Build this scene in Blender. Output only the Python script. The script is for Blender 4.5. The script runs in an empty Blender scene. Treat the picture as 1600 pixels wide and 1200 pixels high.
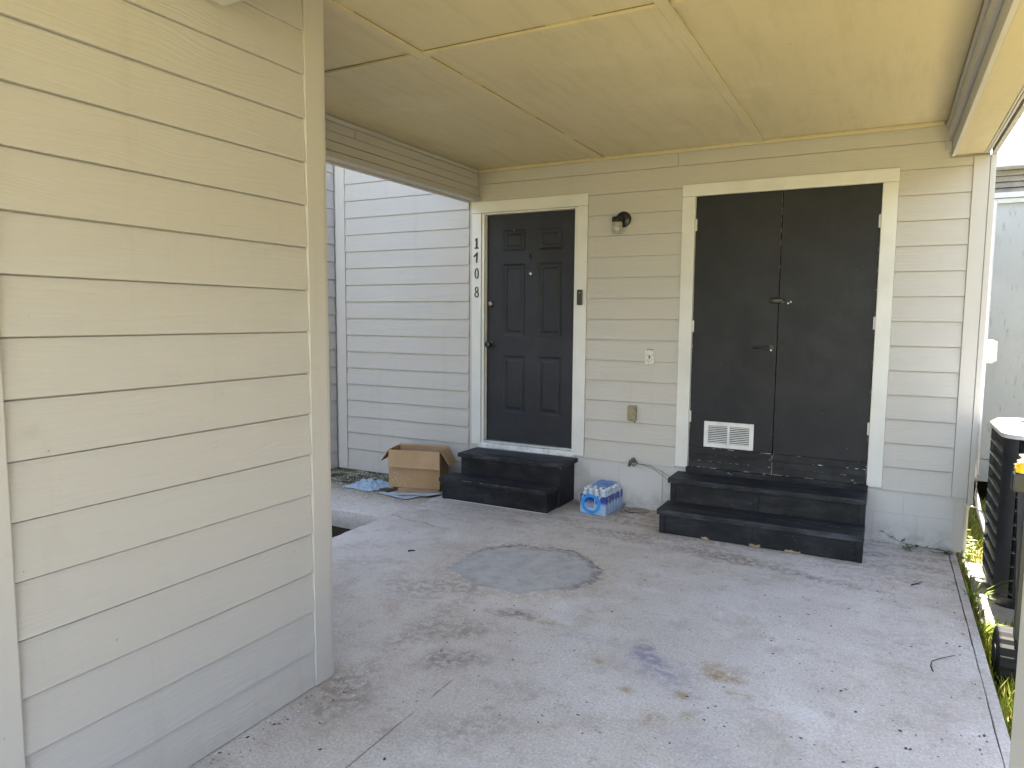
import bpy, bmesh, math, random
from mathutils import Vector, Matrix
random.seed(7)
R = math.radians
scene = bpy.context.scene
col = scene.collection

# ------------------------------------------------------------------ camera
def cam_basis(yaw, pitch, roll):
    cy, sy, cp, sp = math.cos(yaw), math.sin(yaw), math.cos(pitch), math.sin(pitch)
    f = Vector((sy*cp, cy*cp, sp)); r = Vector((cy, -sy, 0)); u = r.cross(f)
    c, s = math.cos(roll), math.sin(roll)
    return r*c+u*s, u*c-r*s, f
cd = bpy.data.cameras.new('camera'); cam = bpy.data.objects.new('camera', cd); col.objects.link(cam)
cr, cu, cf = cam_basis(-0.4876, -0.0938, 0.0078)
m = Matrix((cr, cu, -cf)).transposed().to_4x4(); m.translation = (3.2594, -5.397, 1.5235)
cam.matrix_world = m
cd.sensor_fit = 'HORIZONTAL'; cd.sensor_width = 36; cd.lens = 36*1099/1600; cd.clip_start = .05; cd.clip_end = 2000
scene.camera = cam

# ------------------------------------------------------------------ world, sun, exposure
sun_dir = Vector((.010, .46, 1)).normalized()
w = bpy.data.worlds.new('World'); scene.world = w; w.use_nodes = True
nt = w.node_tree; bg = nt.nodes['Background']
sky = nt.nodes.new('ShaderNodeTexSky'); sky.sky_type = 'NISHITA'; sky.sun_disc = False
sky.sun_elevation = math.asin(sun_dir.z); sky.sun_rotation = math.atan2(sun_dir.x, sun_dir.y)
sky.air_density = 1.0; sky.dust_density = .5; sky.ozone_density = 1.5
tc = nt.nodes.new('ShaderNodeTexCoord'); mp = nt.nodes.new('ShaderNodeMapping'); mp.inputs['Scale'].default_value = (1, 1, 2.2)
cn = nt.nodes.new('ShaderNodeTexNoise'); cn.inputs['Scale'].default_value = 2.4; cn.inputs['Detail'].default_value = 7; cn.inputs['Roughness'].default_value = .58
cramp = nt.nodes.new('ShaderNodeValToRGB'); cramp.color_ramp.elements[0].position = .48; cramp.color_ramp.elements[1].position = .70
mixc = nt.nodes.new('ShaderNodeMix'); mixc.data_type = 'RGBA'; mixc.inputs['B'].default_value = (9.4, 9.9, 10.7, 1)
nt.links.new(tc.outputs['Generated'], mp.inputs['Vector']); nt.links.new(mp.outputs[0], cn.inputs['Vector'])
nt.links.new(cn.outputs['Fac'], cramp.inputs[0]); nt.links.new(cramp.outputs[0], mixc.inputs['Factor'])
nt.links.new(sky.outputs[0], mixc.inputs['A']); nt.links.new(mixc.outputs['Result'], bg.inputs['Color'])
bg.inputs['Strength'].default_value = .09
sd = bpy.data.lights.new('sun', 'SUN'); sd.energy = 5.0; sd.angle = R(.53); sd.color = (1, .93, .82)
so = bpy.data.objects.new('sun', sd); col.objects.link(so); so.rotation_euler = sun_dir.to_track_quat('Z', 'Y').to_euler(); so.location = (4, 6, 12)
vs = scene.view_settings
vs.view_transform = 'Standard'; vs.look = 'None'; vs.gamma = 1; vs.exposure = 3.42; vs.use_curve_mapping = False
scene.cycles.use_denoising = True; scene.cycles.max_bounces = 7; scene.cycles.diffuse_bounces = 4; scene.cycles.transparent_max_bounces = 16
scene.cycles.sample_clamp_indirect = 6; scene.cycles.caustics_reflective = False; scene.cycles.caustics_refractive = False

# ------------------------------------------------------------------ materials
class NT:
    def __init__(s, name, rough=.6, spec=.4):
        s.m = bpy.data.materials.new(name); s.m.use_nodes = True; s.t = s.m.node_tree
        s.b = s.t.nodes['Principled BSDF']; s.b.inputs['Roughness'].default_value = rough; s.b.inputs['Specular IOR Level'].default_value = spec
        s.out = s.t.nodes['Material Output']
        s.co = s.n('ShaderNodeTexCoord').outputs['Object']
    def n(s, k, **kw):
        x = s.t.nodes.new(k)
        for a, v in kw.items(): setattr(x, a, v)
        return x
    def put(s, sock, v):
        if hasattr(v, 'is_output') or isinstance(v, bpy.types.NodeSocket): s.t.links.new(v, sock)
        else:
            if isinstance(v, (tuple, list)) and len(v) == 3 and sock.type == 'RGBA': v = (*v, 1)
            sock.default_value = v
    def map(s, scale=(1, 1, 1), loc=(0, 0, 0), rot=(0, 0, 0), v=None):
        x = s.n('ShaderNodeMapping'); s.put(x.inputs['Vector'], v or s.co); x.inputs['Scale'].default_value = scale
        x.inputs['Location'].default_value = loc; x.inputs['Rotation'].default_value = rot; return x.outputs[0]
    def rnd_shift(s, v, amt=40.):   # a different piece of the pattern on each object
        oi = s.n('ShaderNodeObjectInfo'); a = s.n('ShaderNodeVectorMath', operation='SCALE'); c = s.n('ShaderNodeCombineXYZ')
        for k in range(3): s.t.links.new(oi.outputs['Random'], c.inputs[k])
        s.t.links.new(c.outputs[0], a.inputs[0]); a.inputs['Scale'].default_value = amt
        b = s.n('ShaderNodeVectorMath', operation='ADD'); s.put(b.inputs[0], v); s.t.links.new(a.outputs[0], b.inputs[1]); return b.outputs[0]
    def rnd(s): return s.n('ShaderNodeObjectInfo').outputs['Random']
    def noise(s, scale=5, detail=4, rough=.5, v=None, dist=0):
        x = s.n('ShaderNodeTexNoise'); s.put(x.inputs['Vector'], v or s.co); x.inputs['Scale'].default_value = scale
        x.inputs['Detail'].default_value = detail; x.inputs['Roughness'].default_value = rough; x.inputs['Distortion'].default_value = dist; return x.outputs['Fac']
    def voro(s, scale=5, v=None, out='Distance', rnd=1):
        x = s.n('ShaderNodeTexVoronoi'); s.put(x.inputs['Vector'], v or s.co); x.inputs['Scale'].default_value = scale; x.inputs['Randomness'].default_value = rnd; return x.outputs[out]
    def ramp(s, v, a, b, ca=0., cb=1.):
        x = s.n('ShaderNodeMapRange'); x.interpolation_type = 'SMOOTHSTEP'; s.put(x.inputs['Value'], v)
        for k, val in zip(('From Min', 'From Max', 'To Min', 'To Max'), (a, b, ca, cb)): s.put(x.inputs[k], val)
        return x.outputs['Result']
    def math(s, op, a, b=0.):
        x = s.n('ShaderNodeMath', operation=op); s.put(x.inputs[0], a); s.put(x.inputs[1], b); return x.outputs[0]
    def mix(s, f, a, b, mode='MIX'):
        x = s.n('ShaderNodeMix', data_type='RGBA', blend_type=mode); s.put(x.inputs['Factor'], f); s.put(x.inputs['A'], a); s.put(x.inputs['B'], b); return x.outputs['Result']
    def bump(s, h, strength=.3, dist=.002):
        x = s.n('ShaderNodeBump'); s.put(x.inputs['Height'], h); x.inputs['Strength'].default_value = strength; x.inputs['Distance'].default_value = dist
        s.t.links.new(x.outputs[0], s.b.inputs['Normal'])
    def col(s, c): s.put(s.b.inputs['Base Color'], c); return s
    def sep(s, v=None):
        x = s.n('ShaderNodeSeparateXYZ'); s.put(x.inputs[0], v or s.co); return x.outputs
    def blob(s, c, r, rot=0, wob=.35, wscale=5, soft=(.75, 1.05)):   # soft-edged stain with an uneven outline
        v = s.map(scale=(1, 1, 0), loc=(0, 0, 0)); a = s.n('ShaderNodeVectorMath', operation='SUBTRACT'); s.put(a.inputs[0], v); a.inputs[1].default_value = (c[0], c[1], 0)
        q = s.map(rot=(0, 0, -rot), v=a.outputs[0]); q = s.map(scale=(1/r[0], 1/r[1], 0), v=q)
        l = s.n('ShaderNodeVectorMath', operation='LENGTH'); s.t.links.new(q, l.inputs[0])
        key = round(wscale/5.)
        if not hasattr(s, 'wn'): s.wn = {}
        if key not in s.wn: s.wn[key] = s.math('SUBTRACT', s.noise(max(key, .7)*5, 3, .62), .5)
        d = s.math('ADD', l.outputs['Value'], s.math('MULTIPLY', s.wn[key], wob*2))
        return d

M = {}
def paint(name, c, grain=True, spots=.5, rough=.62, gs=1., var=.06):
    k = NT(name, rough, .3)
    v = k.rnd_shift(k.map(scale=(.50, .50, 46)), 60)
    wob = k.noise(1.6, 2, .5, v=k.rnd_shift(k.map(scale=(1, 1, 3)), 30))
    ad = k.n('ShaderNodeVectorMath', operation='ADD'); k.put(ad.inputs[0], v); cb = k.n('ShaderNodeCombineXYZ'); k.put(cb.inputs[2], k.math('MULTIPLY', wob, 6)); k.put(ad.inputs[1], cb.outputs[0])
    g = k.noise(3.4, 3, .55, v=ad.outputs[0])
    fine = k.noise(240, 0, .5)
    h = k.math('ADD', k.math('MULTIPLY', k.ramp(g, .36, .62), 1. if grain else .12), k.math('MULTIPLY', fine, .2))
    k.bump(h, .42*gs, .0015)
    tone = k.math('ADD', k.math('MULTIPLY', k.noise(1.3, 3, .6), var*2), k.math('MULTIPLY', k.rnd(), var*.7))
    base = k.mix(tone, tuple(x*1.03 for x in c), tuple(x*.80 for x in c))
    dirt = k.ramp(k.noise(4.5, 4, .7, v=k.map(scale=(1, 1, 1.8))), .60, .80, 0, .22)
    base = k.mix(dirt, base, (.26, .235, .19))
    run_ = k.noise(9, 4, .7, v=k.map(scale=(1, 1, .07))); base = k.mix(k.ramp(run_, .54, .76, 0, .16), base, (.33, .30, .25))
    spl = k.math('MULTIPLY', k.ramp(k.sep()[2], .20, .0), k.ramp(k.noise(13, 5, .7), .40, .62, .03, .5 if 'block' in name else .14)); base = k.mix(spl, base, (.24, .20, .15))
    sp = k.voro(11, v=k.rnd_shift(k.co, 11)); sp2 = k.ramp(k.math('ADD', sp, k.math('MULTIPLY', k.noise(90, 0), .05)), .035, .06, spots, 0)
    M[name] = k.col(k.mix(sp2, base, (.10, .085, .07))).m
paint('siding', (.482, .464, .440))
paint('siding_trim', (.490, .472, .446), grain=False)
paint('ceiling_paint', (.55, .478, .312), grain=False, gs=.6, var=.16)
paint('block_paint', (.50, .49, .48), grain=False, gs=1.2)

def ceiling_marks():
    mt = M['ceiling_paint']; t = mt.node_tree; k = NT.__new__(NT); k.m = mt; k.t = t; k.b = t.nodes['Principled BSDF']
    k.co = [n for n in t.nodes if n.type == 'TEX_COORD'][0].outputs['Object']; old = k.b.inputs['Base Color'].links[0].from_socket
    st = k.noise(5, 5, .7, v=k.map(scale=(2.4, .28, 1), loc=(3, 1, 0))); c = k.mix(k.ramp(st, .44, .70, 0, .42), old, (.40, .345, .215))
    c = k.mix(k.ramp(k.noise(1.1, 5, .7, v=k.map(loc=(1, 6, 0))), .52, .70, 0, .30), c, (.66, .61, .45))
    c = k.mix(k.ramp(k.noise(34, 4, .7), .60, .76, 0, .35), c, (.30, .25, .15))
    c = k.mix(k.ramp(k.voro(3.2, v=k.map(scale=(1, 1, 0))), .012, .022, .8, 0), c, (.10, .075, .05))
    k.put(k.b.inputs['Base Color'], c)
ceiling_marks()
def white_trim():
    k = NT('white_trim', .5, .4); z = k.sep()[2]
    base = k.mix(k.ramp(k.noise(3, 5, .6), .35, .75), (.665, .665, .65), (.59, .585, .56))
    chip = k.ramp(k.noise(42, 4, .7, v=k.map(scale=(1, 1, .5))), .72, .755)
    base = k.mix(k.math('MULTIPLY', chip, .55), base, (.33, .26, .2)); k.bump(k.math('SUBTRACT', k.noise(30, 3), chip), .25, .0015); M['white_trim'] = k.col(base).m
white_trim()
def peeling(name, under, c, thr, rough=.45, sc=.2):
    k = NT(name, .55, .22)
    n1 = k.noise(16, 6, .72, v=k.map(scale=(.6, .6, 1.6))); chip = k.ramp(n1, thr, thr+.03)
    base = k.mix(k.ramp(k.noise(5, 5, .6), .35, .7), c, tuple(x*1.7+.004 for x in c))
    scuff = k.ramp(k.noise(9, 7, .75, v=k.map(scale=(.30, 2.2, 1))), .46, .70, 0, sc)
    base = k.mix(scuff, base, (.11, .115, .135)); k.bump(k.math('SUBTRACT', k.math('MULTIPLY', k.noise(70, 3), .4), chip), .3, .0018)
    sp = k.ramp(k.voro(26), .025, .05, .8, 0)
    base = k.mix(sp, base, (.42, .42, .42))
    M[name] = k.col(k.mix(chip, base, under)).m
peeling('black_step', (.36, .35, .33), (.0125, .0131, .0156), .71, sc=.55)
peeling('black_riser', (.36, .34, .32), (.0080, .0082, .0095), .76)
peeling('black_kick', (.45, .42, .38), (.0085, .0085, .0098), .67)
peeling('white_sill', (.05, .048, .05), (.55, .555, .57), .60)
def door_paint(name, c):
    k = NT(name, .5, .22); base = k.mix(k.ramp(k.noise(2.3, 5, .7), .3, .7), c, tuple(x*1.45 for x in c))
    st = k.noise(6, 5, .7, v=k.map(scale=(2.2, 2.2, .35))); base = k.mix(k.ramp(st, .52, .75, 0, .2), base, (.034, .035, .040)); k.put(k.b.inputs['Roughness'], k.ramp(k.noise(3.5, 5, .7), .3, .7, .44, .56))
    sp = k.ramp(k.voro(12), .014, .030, .85, 0); sm = k.ramp(k.noise(11, 6, .78), .58, .80, 0, .35)
    base = k.mix(sm, base, (.06, .06, .062)); base = k.mix(sp, base, (.35, .34, .33)); k.bump(k.noise(90, 4, .6, v=k.map(scale=(1, 1, .3))), .16, .0012); M[name] = k.col(base).m
door_paint('door_black', (.0226, .0238, .0300)); door_paint('door_slab_black', (.0160, .0168, .0208))

def concrete(name, main):
    k = NT(name, .85, .22)
    big = k.noise(.8, 4, .6); mid = k.noise(4.2, 6, .72); mid2 = k.noise(11, 6, .74, v=k.map(loc=(4, 1, 0))); fine = k.noise(85, 3, .75)
    brk = k.ramp(k.noise(24, 4, .72, v=k.map(loc=(7, 3, 0))), .38, .60, .15, 1.15)          # breaks every stain up into grain
    c = k.mix(k.ramp(big, .36, .64), (.585, .568, .560), (.505, .475, .452))
    c = k.mix(k.ramp(mid, .48, .66, 0, .6), c, (.40, .35, .315))
    c = k.mix(k.ramp(mid2, .53, .70, 0, .55), c, (.29, .262, .245))
    c = k.mix(k.ramp(k.noise(1.9, 5, .7, v=k.map(loc=(3, 8, 0))), .54, .72, 0, .55), c, (.70, .69, .70))
    c = k.mix(k.ramp(fine, .44, .70, 0, .5), c, (.27, .245, .23)); c = k.mix(k.ramp(fine, .44, .27, 0, .55), c, (.80, .79, .79))
    x, y, z = k.sep()
    if main:
        st = k.noise(3.0, 5, .74, v=k.map(scale=(.55, 3.2, 1), loc=(2, 1, 0)))
        g = k.math('MULTIPLY', k.ramp(y, -1.55, -.25), k.ramp(st, .38, .62, .12, .85)); c = k.mix(k.math('MULTIPLY', g, brk), c, (.27, .225, .185))
        # old mortar patch with a broken dark rim
        d = k.blob((1.37, -1.65), (.45, .40), .15, .26, 3.)
        d = k.math('ADD', d, k.math('MULTIPLY', k.math('SUBTRACT', mid2, .5), .05))
        c = k.mix(k.ramp(d, .96, 1.01, .74, 0), c, k.mix(k.ramp(mid2, .36, .66), (.37, .38, .405), (.28, .287, .305)))
        rim = k.math('MULTIPLY', k.ramp(d, .84, 1.0), k.ramp(d, 1.0, 1.06, 1, 0)); side = k.ramp(k.math('ADD', y, k.math('MULTIPLY', x, .35)), -1.45, -.95, .22, .95)
        c = k.mix(k.math('MULTIPLY', k.math('MULTIPLY', rim, side), brk), c, (.18, .17, .165))
        halo = k.math('MULTIPLY', k.ramp(d, 1.0, 1.04), k.ramp(d, 1.06, 1.45, .5, 0)); c = k.mix(k.math('MULTIPLY', halo, brk), c, (.36, .30, .24))
        def stain(cc, rr, ro, am, colr, wob=.55, ws=8):
            nonlocal c
            d = k.blob(cc, rr, ro, wob, ws); c = k.mix(k.math('MULTIPLY', k.ramp(d, .25, 1.15, am, 0), brk), c, colr)
        for cc, rr, ro, am in (((2.40, -2.42), (.20, .075), -.75, .75), ((2.46, -2.52), (.26, .15), -.5, .42), ((2.34, -2.33), (.06, .05), 0, .7), ((2.02, -2.36), (.22, .05), .1, .3), ((2.75, -3.0), (.25, .12), -.6, .3)): stain(cc, rr, ro, am, (.25, .245, .325))
        for cc, rr, am in (((2.67, -2.36), (.11, .07), .6), ((2.72, -2.43), (.12, .05), .85), ((2.60, -2.66), (.05, .05), .6), ((2.66, -2.80), (.05, .04), .5), ((2.38, -2.72), (.045, .04), .65), ((2.55, -2.88), (.06, .06), .6), ((2.80, -2.55), (.08, .05), .5), ((2.2, -2.55), (.04, .03), .6), ((1.80, -2.30), (.14, .05), .5), ((2.93, -2.62), (.09, .04), .4)): stain(cc, rr, 0, am, (.32, .235, .125), .5, 14)
        for cc, rr, ro, am in (((1.62, -2.28), (.16, .07), .3, .85), ((1.52, -2.55), (.20, .14), .5, .6), ((1.62, -2.85), (.22, .12), .5, .7), ((1.05, -2.2), (.35, .22), .3, .5), ((1.32, -2.6), (.14, .5), .0, .5), ((2.45, -.86), (.40, .13), -.05, .8), ((3.0, -.98), (.40, .07), -.15, .7), ((1.40, -3.3), (.18, .3), .2, .6), ((1.95, -3.3), (.3, .15), .7, .4), ((1.75, -.75), (.35, .14), 0, .5), ((3.45, -1.9), (.2, .9), .1, .25)): stain(cc, rr, ro, am, (.225, .19, .165), .7, 6)
        jl = k.math('ABSOLUTE', k.math('SUBTRACT', x, k.math('ADD', 1.71, k.math('MULTIPLY', k.noise(7, 3), .012))))
        jm = k.math('MULTIPLY', k.ramp(jl, .0015, .005, .8, 0), k.ramp(mid, .40, .5)); jm = k.math('MULTIPLY', jm, k.ramp(y, -2.95, -3.05)); c = k.mix(jm, c, (.13, .12, .11))
        # hairline crack wandering from the pit corner
        cl_ = k.math('ABSOLUTE', k.math('SUBTRACT', k.math('ADD', y, k.math('MULTIPLY', x, .22)), k.math('ADD', -1.13, k.math('MULTIPLY', k.math('SUBTRACT', mid, .5), .22))))
        cm = k.math('MULTIPLY', k.ramp(cl_, .002, .010, .7, 0), k.ramp(x, .75, .35)); c = k.mix(cm, c, (.16, .15, .135))
    else:
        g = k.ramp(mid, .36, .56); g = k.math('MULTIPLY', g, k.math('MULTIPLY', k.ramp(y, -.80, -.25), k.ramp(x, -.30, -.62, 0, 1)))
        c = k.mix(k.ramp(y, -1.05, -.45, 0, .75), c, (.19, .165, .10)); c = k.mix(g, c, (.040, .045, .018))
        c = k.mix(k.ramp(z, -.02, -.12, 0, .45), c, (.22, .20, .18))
    wear = k.voro(27, v=k.map(scale=(1, 1, 0))); sp = k.math('ADD', wear, k.math('MULTIPLY', fine, .10)); c = k.mix(k.ramp(sp, .085, .135, .8, 0), c, (.10, .09, .082))
    sp3 = k.math('ADD', k.voro(12, v=k.map(scale=(1, 1, 0), loc=(5, 2, 0))), k.math('MULTIPLY', fine, .07)); c = k.mix(k.ramp(sp3, .055, .085, .85, 0), c, (.07, .06, .055))
    sp2 = k.ramp(k.voro(22, v=k.map(scale=(1, 1, 0), loc=(9, 4, 0))), .04, .07, .8, 0); c = k.mix(sp2, c, (.80, .79, .77))
    k.bump(k.math('ADD', k.math('MULTIPLY', fine, .8), k.math('ADD', mid, k.math('MULTIPLY', mid2, .6))), .6, .004)
    M[name] = k.col(c).m
concrete('concrete', True); concrete('old_concrete', False)

def simple(name, c, rough=.5, spec=.5, metal=0, var=.25, scale=8, bump=.1, bscale=60):
    k = NT(name, rough, spec); k.b.inputs['Metallic'].default_value = metal
    k.col(k.mix(k.ramp(k.noise(scale, 5, .6), .3, .75), c, tuple(x*(1-var) for x in c)))
    if bump: k.bump(k.noise(bscale, 4), bump, .001)
    M[name] = k.m
simple('pale_concrete', (.50, .485, .46), .85, .2, bump=.5)
simple('black_metal', (.012, .012, .013), .35, .5)
simple('black_plastic', (.016, .017, .019), .38, .5, var=.4)
simple('dark_bin', (.020, .022, .026), .42, .5, var=.4)
simple('rubber', (.013, .013, .013), .8, .3)
simple('number_black', (.008, .008, .008), .5)
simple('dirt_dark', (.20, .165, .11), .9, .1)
simple('steel', (.45, .44, .42), .3, .5, 1)
simple('dull_steel', (.22, .21, .2), .42, .5, 1)
simple('brass_dirty', (.16, .15, .14), .5, .5, .8, var=.6, scale=60)
simple('white_metal', (.78, .78, .78), .45)
simple('ac_white', (.70, .70, .68), .5)
simple('ac_dark', (.022, .023, .026), .4, .5, var=.4)
simple('ac_rib', (.10, .10, .105), .4, .5, var=.3)
simple('ac_core', (.012, .012, .014), .7, .3)
simple('white_plastic', (.66, .65, .60), .5, var=.35, scale=40)
simple('beige_plastic', (.30, .26, .16), .55, var=.4, scale=40)
simple('pvc', (.50, .51, .44), .45, var=.2)
simple('white_conduit', (.70, .70, .68), .45)
simple('cream_cover', (.78, .72, .50), .4)
simple('yellow_plastic', (.85, .52, .02), .4)
simple('soil', (.035, .028, .02), .95, .1, var=.6, scale=20, bump=1, bscale=30)
simple('dark_void', (.02, .018, .016), .9, .1)
simple('roof_shingle', (.10, .09, .085), .9, .1)
simple('blade_green', (.26, .30, .045), .55, .35, var=.45, scale=3, bump=0)
simple('weed_green', (.20, .27, .045), .5, .35, var=.4, bump=0)
simple('straw', (.34, .27, .12), .7, .2, bump=0)
simple('vine_green', (.05, .085, .03), .5, .35, var=.5, bump=0)
simple('twig_brown', (.045, .035, .03), .8)
simple('leaf_dark', (.05, .04, .033), .8, var=.6)
simple('paint_flake', (.62, .61, .57), .7)
simple('paper_blue', (.42, .50, .58), .6, var=.4, scale=12)
simple('card_flat', (.36, .26, .165), .8, var=.4)
simple('bottle_cap', (.72, .77, .82), .35)
simple('ring_blue', (.022, .27, .72), .35, var=.15)
simple('print_grey', (.16, .19, .25), .5)
simple('aluminium_sill', (.58, .59, .60), .35, .5, .4)
simple('light_blocker_brown', (.15, .125, .10), .8, .2)  # dark tone of the added out-of-view light blocker, keeps its bounce low
simple('awning', (.46, .41, .33), .5, var=.3)
simple('neighbour_white', (.70, .70, .66), .6, var=.15)
for nm in ('blade_green', 'weed_green'):
    b = M[nm].node_tree.nodes['Principled BSDF']; b.inputs['Subsurface Weight'].default_value = 0
def cardboard():
    k = NT('cardboard', .8, .2); c = k.mix(k.ramp(k.noise(4, 5, .6), .3, .75), (.42, .285, .165), (.34, .225, .125))
    x, y, z = k.sep()
    sp = k.ramp(k.voro(62), .16, .26, 1, 0); sp = k.math('MULTIPLY', sp, k.math('MULTIPLY', k.ramp(k.noise(9, 3), .42, .56), k.math('MULTIPLY', k.ramp(z, .21, .13), k.ramp(x, .36, .10))))
    k.bump(k.noise(3, 3, v=k.map(scale=(60, 60, 2))), .12, .001); M['cardboard'] = k.col(k.mix(sp, c, (.68, .66, .6))).m
cardboard()
def weathered():
    k = NT('weathered_wall', .7, .25); c = k.mix(k.ramp(k.noise(1.2, 5, .6), .3, .7), (.52, .52, .50), (.43, .43, .405))
    n = k.noise(7, 8, .8, v=k.map(scale=(5, 5, .9))); n2 = k.noise(1.7, 3, .5)
    c = k.mix(k.math('MULTIPLY', k.ramp(n, .56, .66), k.ramp(n2, .38, .62, .25, .9)), c, (.20, .195, .18)); k.bump(n, .4, .002); M['weathered_wall'] = k.col(c).m
weathered()
def ground_mat():
    k = NT('lawn', .95, .1); a = k.noise(.5, 6, .65); b = k.noise(9, 7, .7)
    c = k.mix(k.ramp(a, .38, .6), (.265, .242, .082), (.375, .312, .158)); c = k.mix(k.ramp(b, .4, .7, 0, .6), c, (.20, .19, .05)); k.bump(b, 1, .03); M['lawn'] = k.col(c).m
ground_mat()
def translucent(name, c, tr=.75, rough=.15, tint=(1, 1, 1)):
    k = NT(name, rough, .5); k.col(c); t = k.n('ShaderNodeBsdfTransparent'); t.inputs[0].default_value = (*tint, 1); mx = k.n('ShaderNodeMixShader'); lw = k.n('ShaderNodeLayerWeight'); lw.inputs['Blend'].default_value = .35
    k.put(mx.inputs[0], k.ramp(lw.outputs['Facing'], 0, 1, tr, tr*.35)); k.t.links.new(k.b.outputs[0], mx.inputs[1]); k.t.links.new(t.outputs[0], mx.inputs[2]); k.t.links.new(mx.outputs[0], k.out.inputs['Surface'])
    k.bump(k.noise(55, 3), .6, .004); M[name] = k.m
translucent('jar_glass', (.55, .55, .5), .72, .06, (.93, .94, .9)); translucent('bottle_plastic', (.62, .70, .80), .45, .08, (.86, .91, .96)); translucent('bag_plastic', (.38, .52, .68), .35, .2, (.8, .88, .95))
def film():
    k = NT('printed_film', .12, .6); z = k.sep()[2]; wv = k.math('ADD', z, k.math('MULTIPLY', k.noise(7, 2), .035))
    c = k.mix(k.ramp(wv, .085, .12), (.42, .60, .90), (.015, .05, .27)); c = k.mix(k.ramp(k.noise(28, 3, v=k.map(scale=(1, 1, .35))), .5, .62, 0, .55), c, (.70, .80, .95))
    al = k.ramp(wv, .08, .12, .62, .93); k.col(c); t = k.n('ShaderNodeBsdfTransparent'); mx = k.n('ShaderNodeMixShader'); k.put(mx.inputs[0], al)
    k.t.links.new(t.outputs[0], mx.inputs[1]); k.t.links.new(k.b.outputs[0], mx.inputs[2]); k.t.links.new(mx.outputs[0], k.out.inputs['Surface']); k.bump(k.noise(40, 3, v=k.map(scale=(1, 1, .5))), .8, .004); M['printed_film'] = k.m
film()
translucent('top_film', (.10, .22, .60), .42, .1, (.75, .85, 1))

# ------------------------------------------------------------------ mesh helpers
class MB:
    def __init__(s): s.v = []; s.f = []
    def add(s, vs, fs):
        o = len(s.v); s.v += [tuple(p) for p in vs]; s.f += [tuple(i+o for i in f) for f in fs]; return s
    def box(s, x0, x1, y0, y1, z0, z1):
        return s.add([(x0, y0, z0), (x1, y0, z0), (x1, y1, z0), (x0, y1, z0), (x0, y0, z1), (x1, y0, z1), (x1, y1, z1), (x0, y1, z1)],
                     [(3, 2, 1, 0), (4, 5, 6, 7), (0, 1, 5, 4), (1, 2, 6, 5), (2, 3, 7, 6), (3, 0, 4, 7)])
    def hexa(s, p): return s.add(p, [(3, 2, 1, 0), (4, 5, 6, 7), (0, 1, 5, 4), (1, 2, 6, 5), (2, 3, 7, 6), (3, 0, 4, 7)])
    def loft(s, rings, cap=True, close=True):
        n = len(rings[0]); vs = [p for r in rings for p in r]; fs = []
        for i in range(len(rings)-1):
            for j in range(n if close else n-1):
                k = (j+1) % n; fs.append((i*n+j, i*n+k, (i+1)*n+k, (i+1)*n+j))
        if cap and close: fs.append(tuple(range(n-1, -1, -1))); fs.append(tuple((len(rings)-1)*n+j for j in range(n)))
        return s.add(vs, fs)
    def lathe(s, prof, n=20, c=(0, 0, 0), axis='z', cap=True):
        rings = []
        for r, h in prof:
            ring = []
            for j in range(n):
                a = 2*math.pi*j/n; u, v = r*math.cos(a), r*math.sin(a)
                p = {'z': (u, v, h), 'y': (u, h, v), 'x': (h, u, v)}[axis]; ring.append((p[0]+c[0], p[1]+c[1], p[2]+c[2]))
            if axis == 'y': ring.reverse()
            rings.append(ring)
        return s.loft(rings, cap)
    def tube(s, pts, r, n=8, taper=None):
        pts = [Vector(p) for p in pts]; rings = []; up = Vector((0, 0, 1))
        for i, p in enumerate(pts):
            t = (pts[min(i+1, len(pts)-1)]-pts[max(i-1, 0)]).normalized(); a = t.cross(up if abs(t.z) < .95 else Vector((0, 1, 0))).normalized(); b = a.cross(t)
            rr = r if taper is None else r*(1-(1-taper)*i/(len(pts)-1))
            rings.append([tuple(p+a*rr*math.cos(2*math.pi*j/n)+b*rr*math.sin(2*math.pi*j/n)) for j in range(n)])
        return s.loft(rings)
    def build(s, name, mat, parent=None, bevel=0, smooth=False, seg=2, inv=True):
        me = bpy.data.meshes.new(name); me.from_pydata(s.v, [], s.f); me.update()
        bm = bmesh.new(); bm.from_mesh(me); bmesh.ops.recalc_face_normals(bm, faces=bm.faces[:])
        if bevel: bmesh.ops.bevel(bm, geom=bm.edges[:], offset=bevel, segments=seg, profile=.6, affect='EDGES', clamp_overlap=True)
        bm.to_mesh(me); bm.free()
        if smooth:
            for p in me.polygons: p.use_smooth = True
            me.set_sharp_from_angle(angle=R(38))
        me.materials.append(M[mat]); return link(name, me, parent, inv)
def link(name, me, parent=None, inv=True):
    o = bpy.data.objects.new(name, me); col.objects.link(o)
    if parent: hang(o, parent, inv)
    return o
ORIG = {}
def hang(o, parent, inv=True):
    o.parent = parent
    if inv and parent.name in ORIG: o.matrix_parent_inverse = Matrix.Translation(-Vector(ORIG[parent.name]))
def tag(o, label, cat=None, group=None, kind=None):
    if label: o['label'] = label
    if cat: o['category'] = cat
    if group: o['group'] = group
    if kind: o['kind'] = kind
    return o
def thing(name, label, cat, loc=(0, 0, 0), rz=0, group=None, local=False):
    o = bpy.data.objects.new(name, None); o.empty_display_size = .1; col.objects.link(o); o.location = loc; o.rotation_euler = (0, 0, rz)
    if not local: ORIG[o.name] = loc          # children modelled in world coordinates
    return tag(o, label, cat, group)
def B(name, mat, parent, x0, x1, y0, y1, z0, z1, bevel=0.003, inv=True): return MB().box(x0, x1, y0, y1, z0, z1).build(name, mat, parent, bevel, False, 2, inv)
def structure(o): o['kind'] = 'structure'; return o

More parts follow.
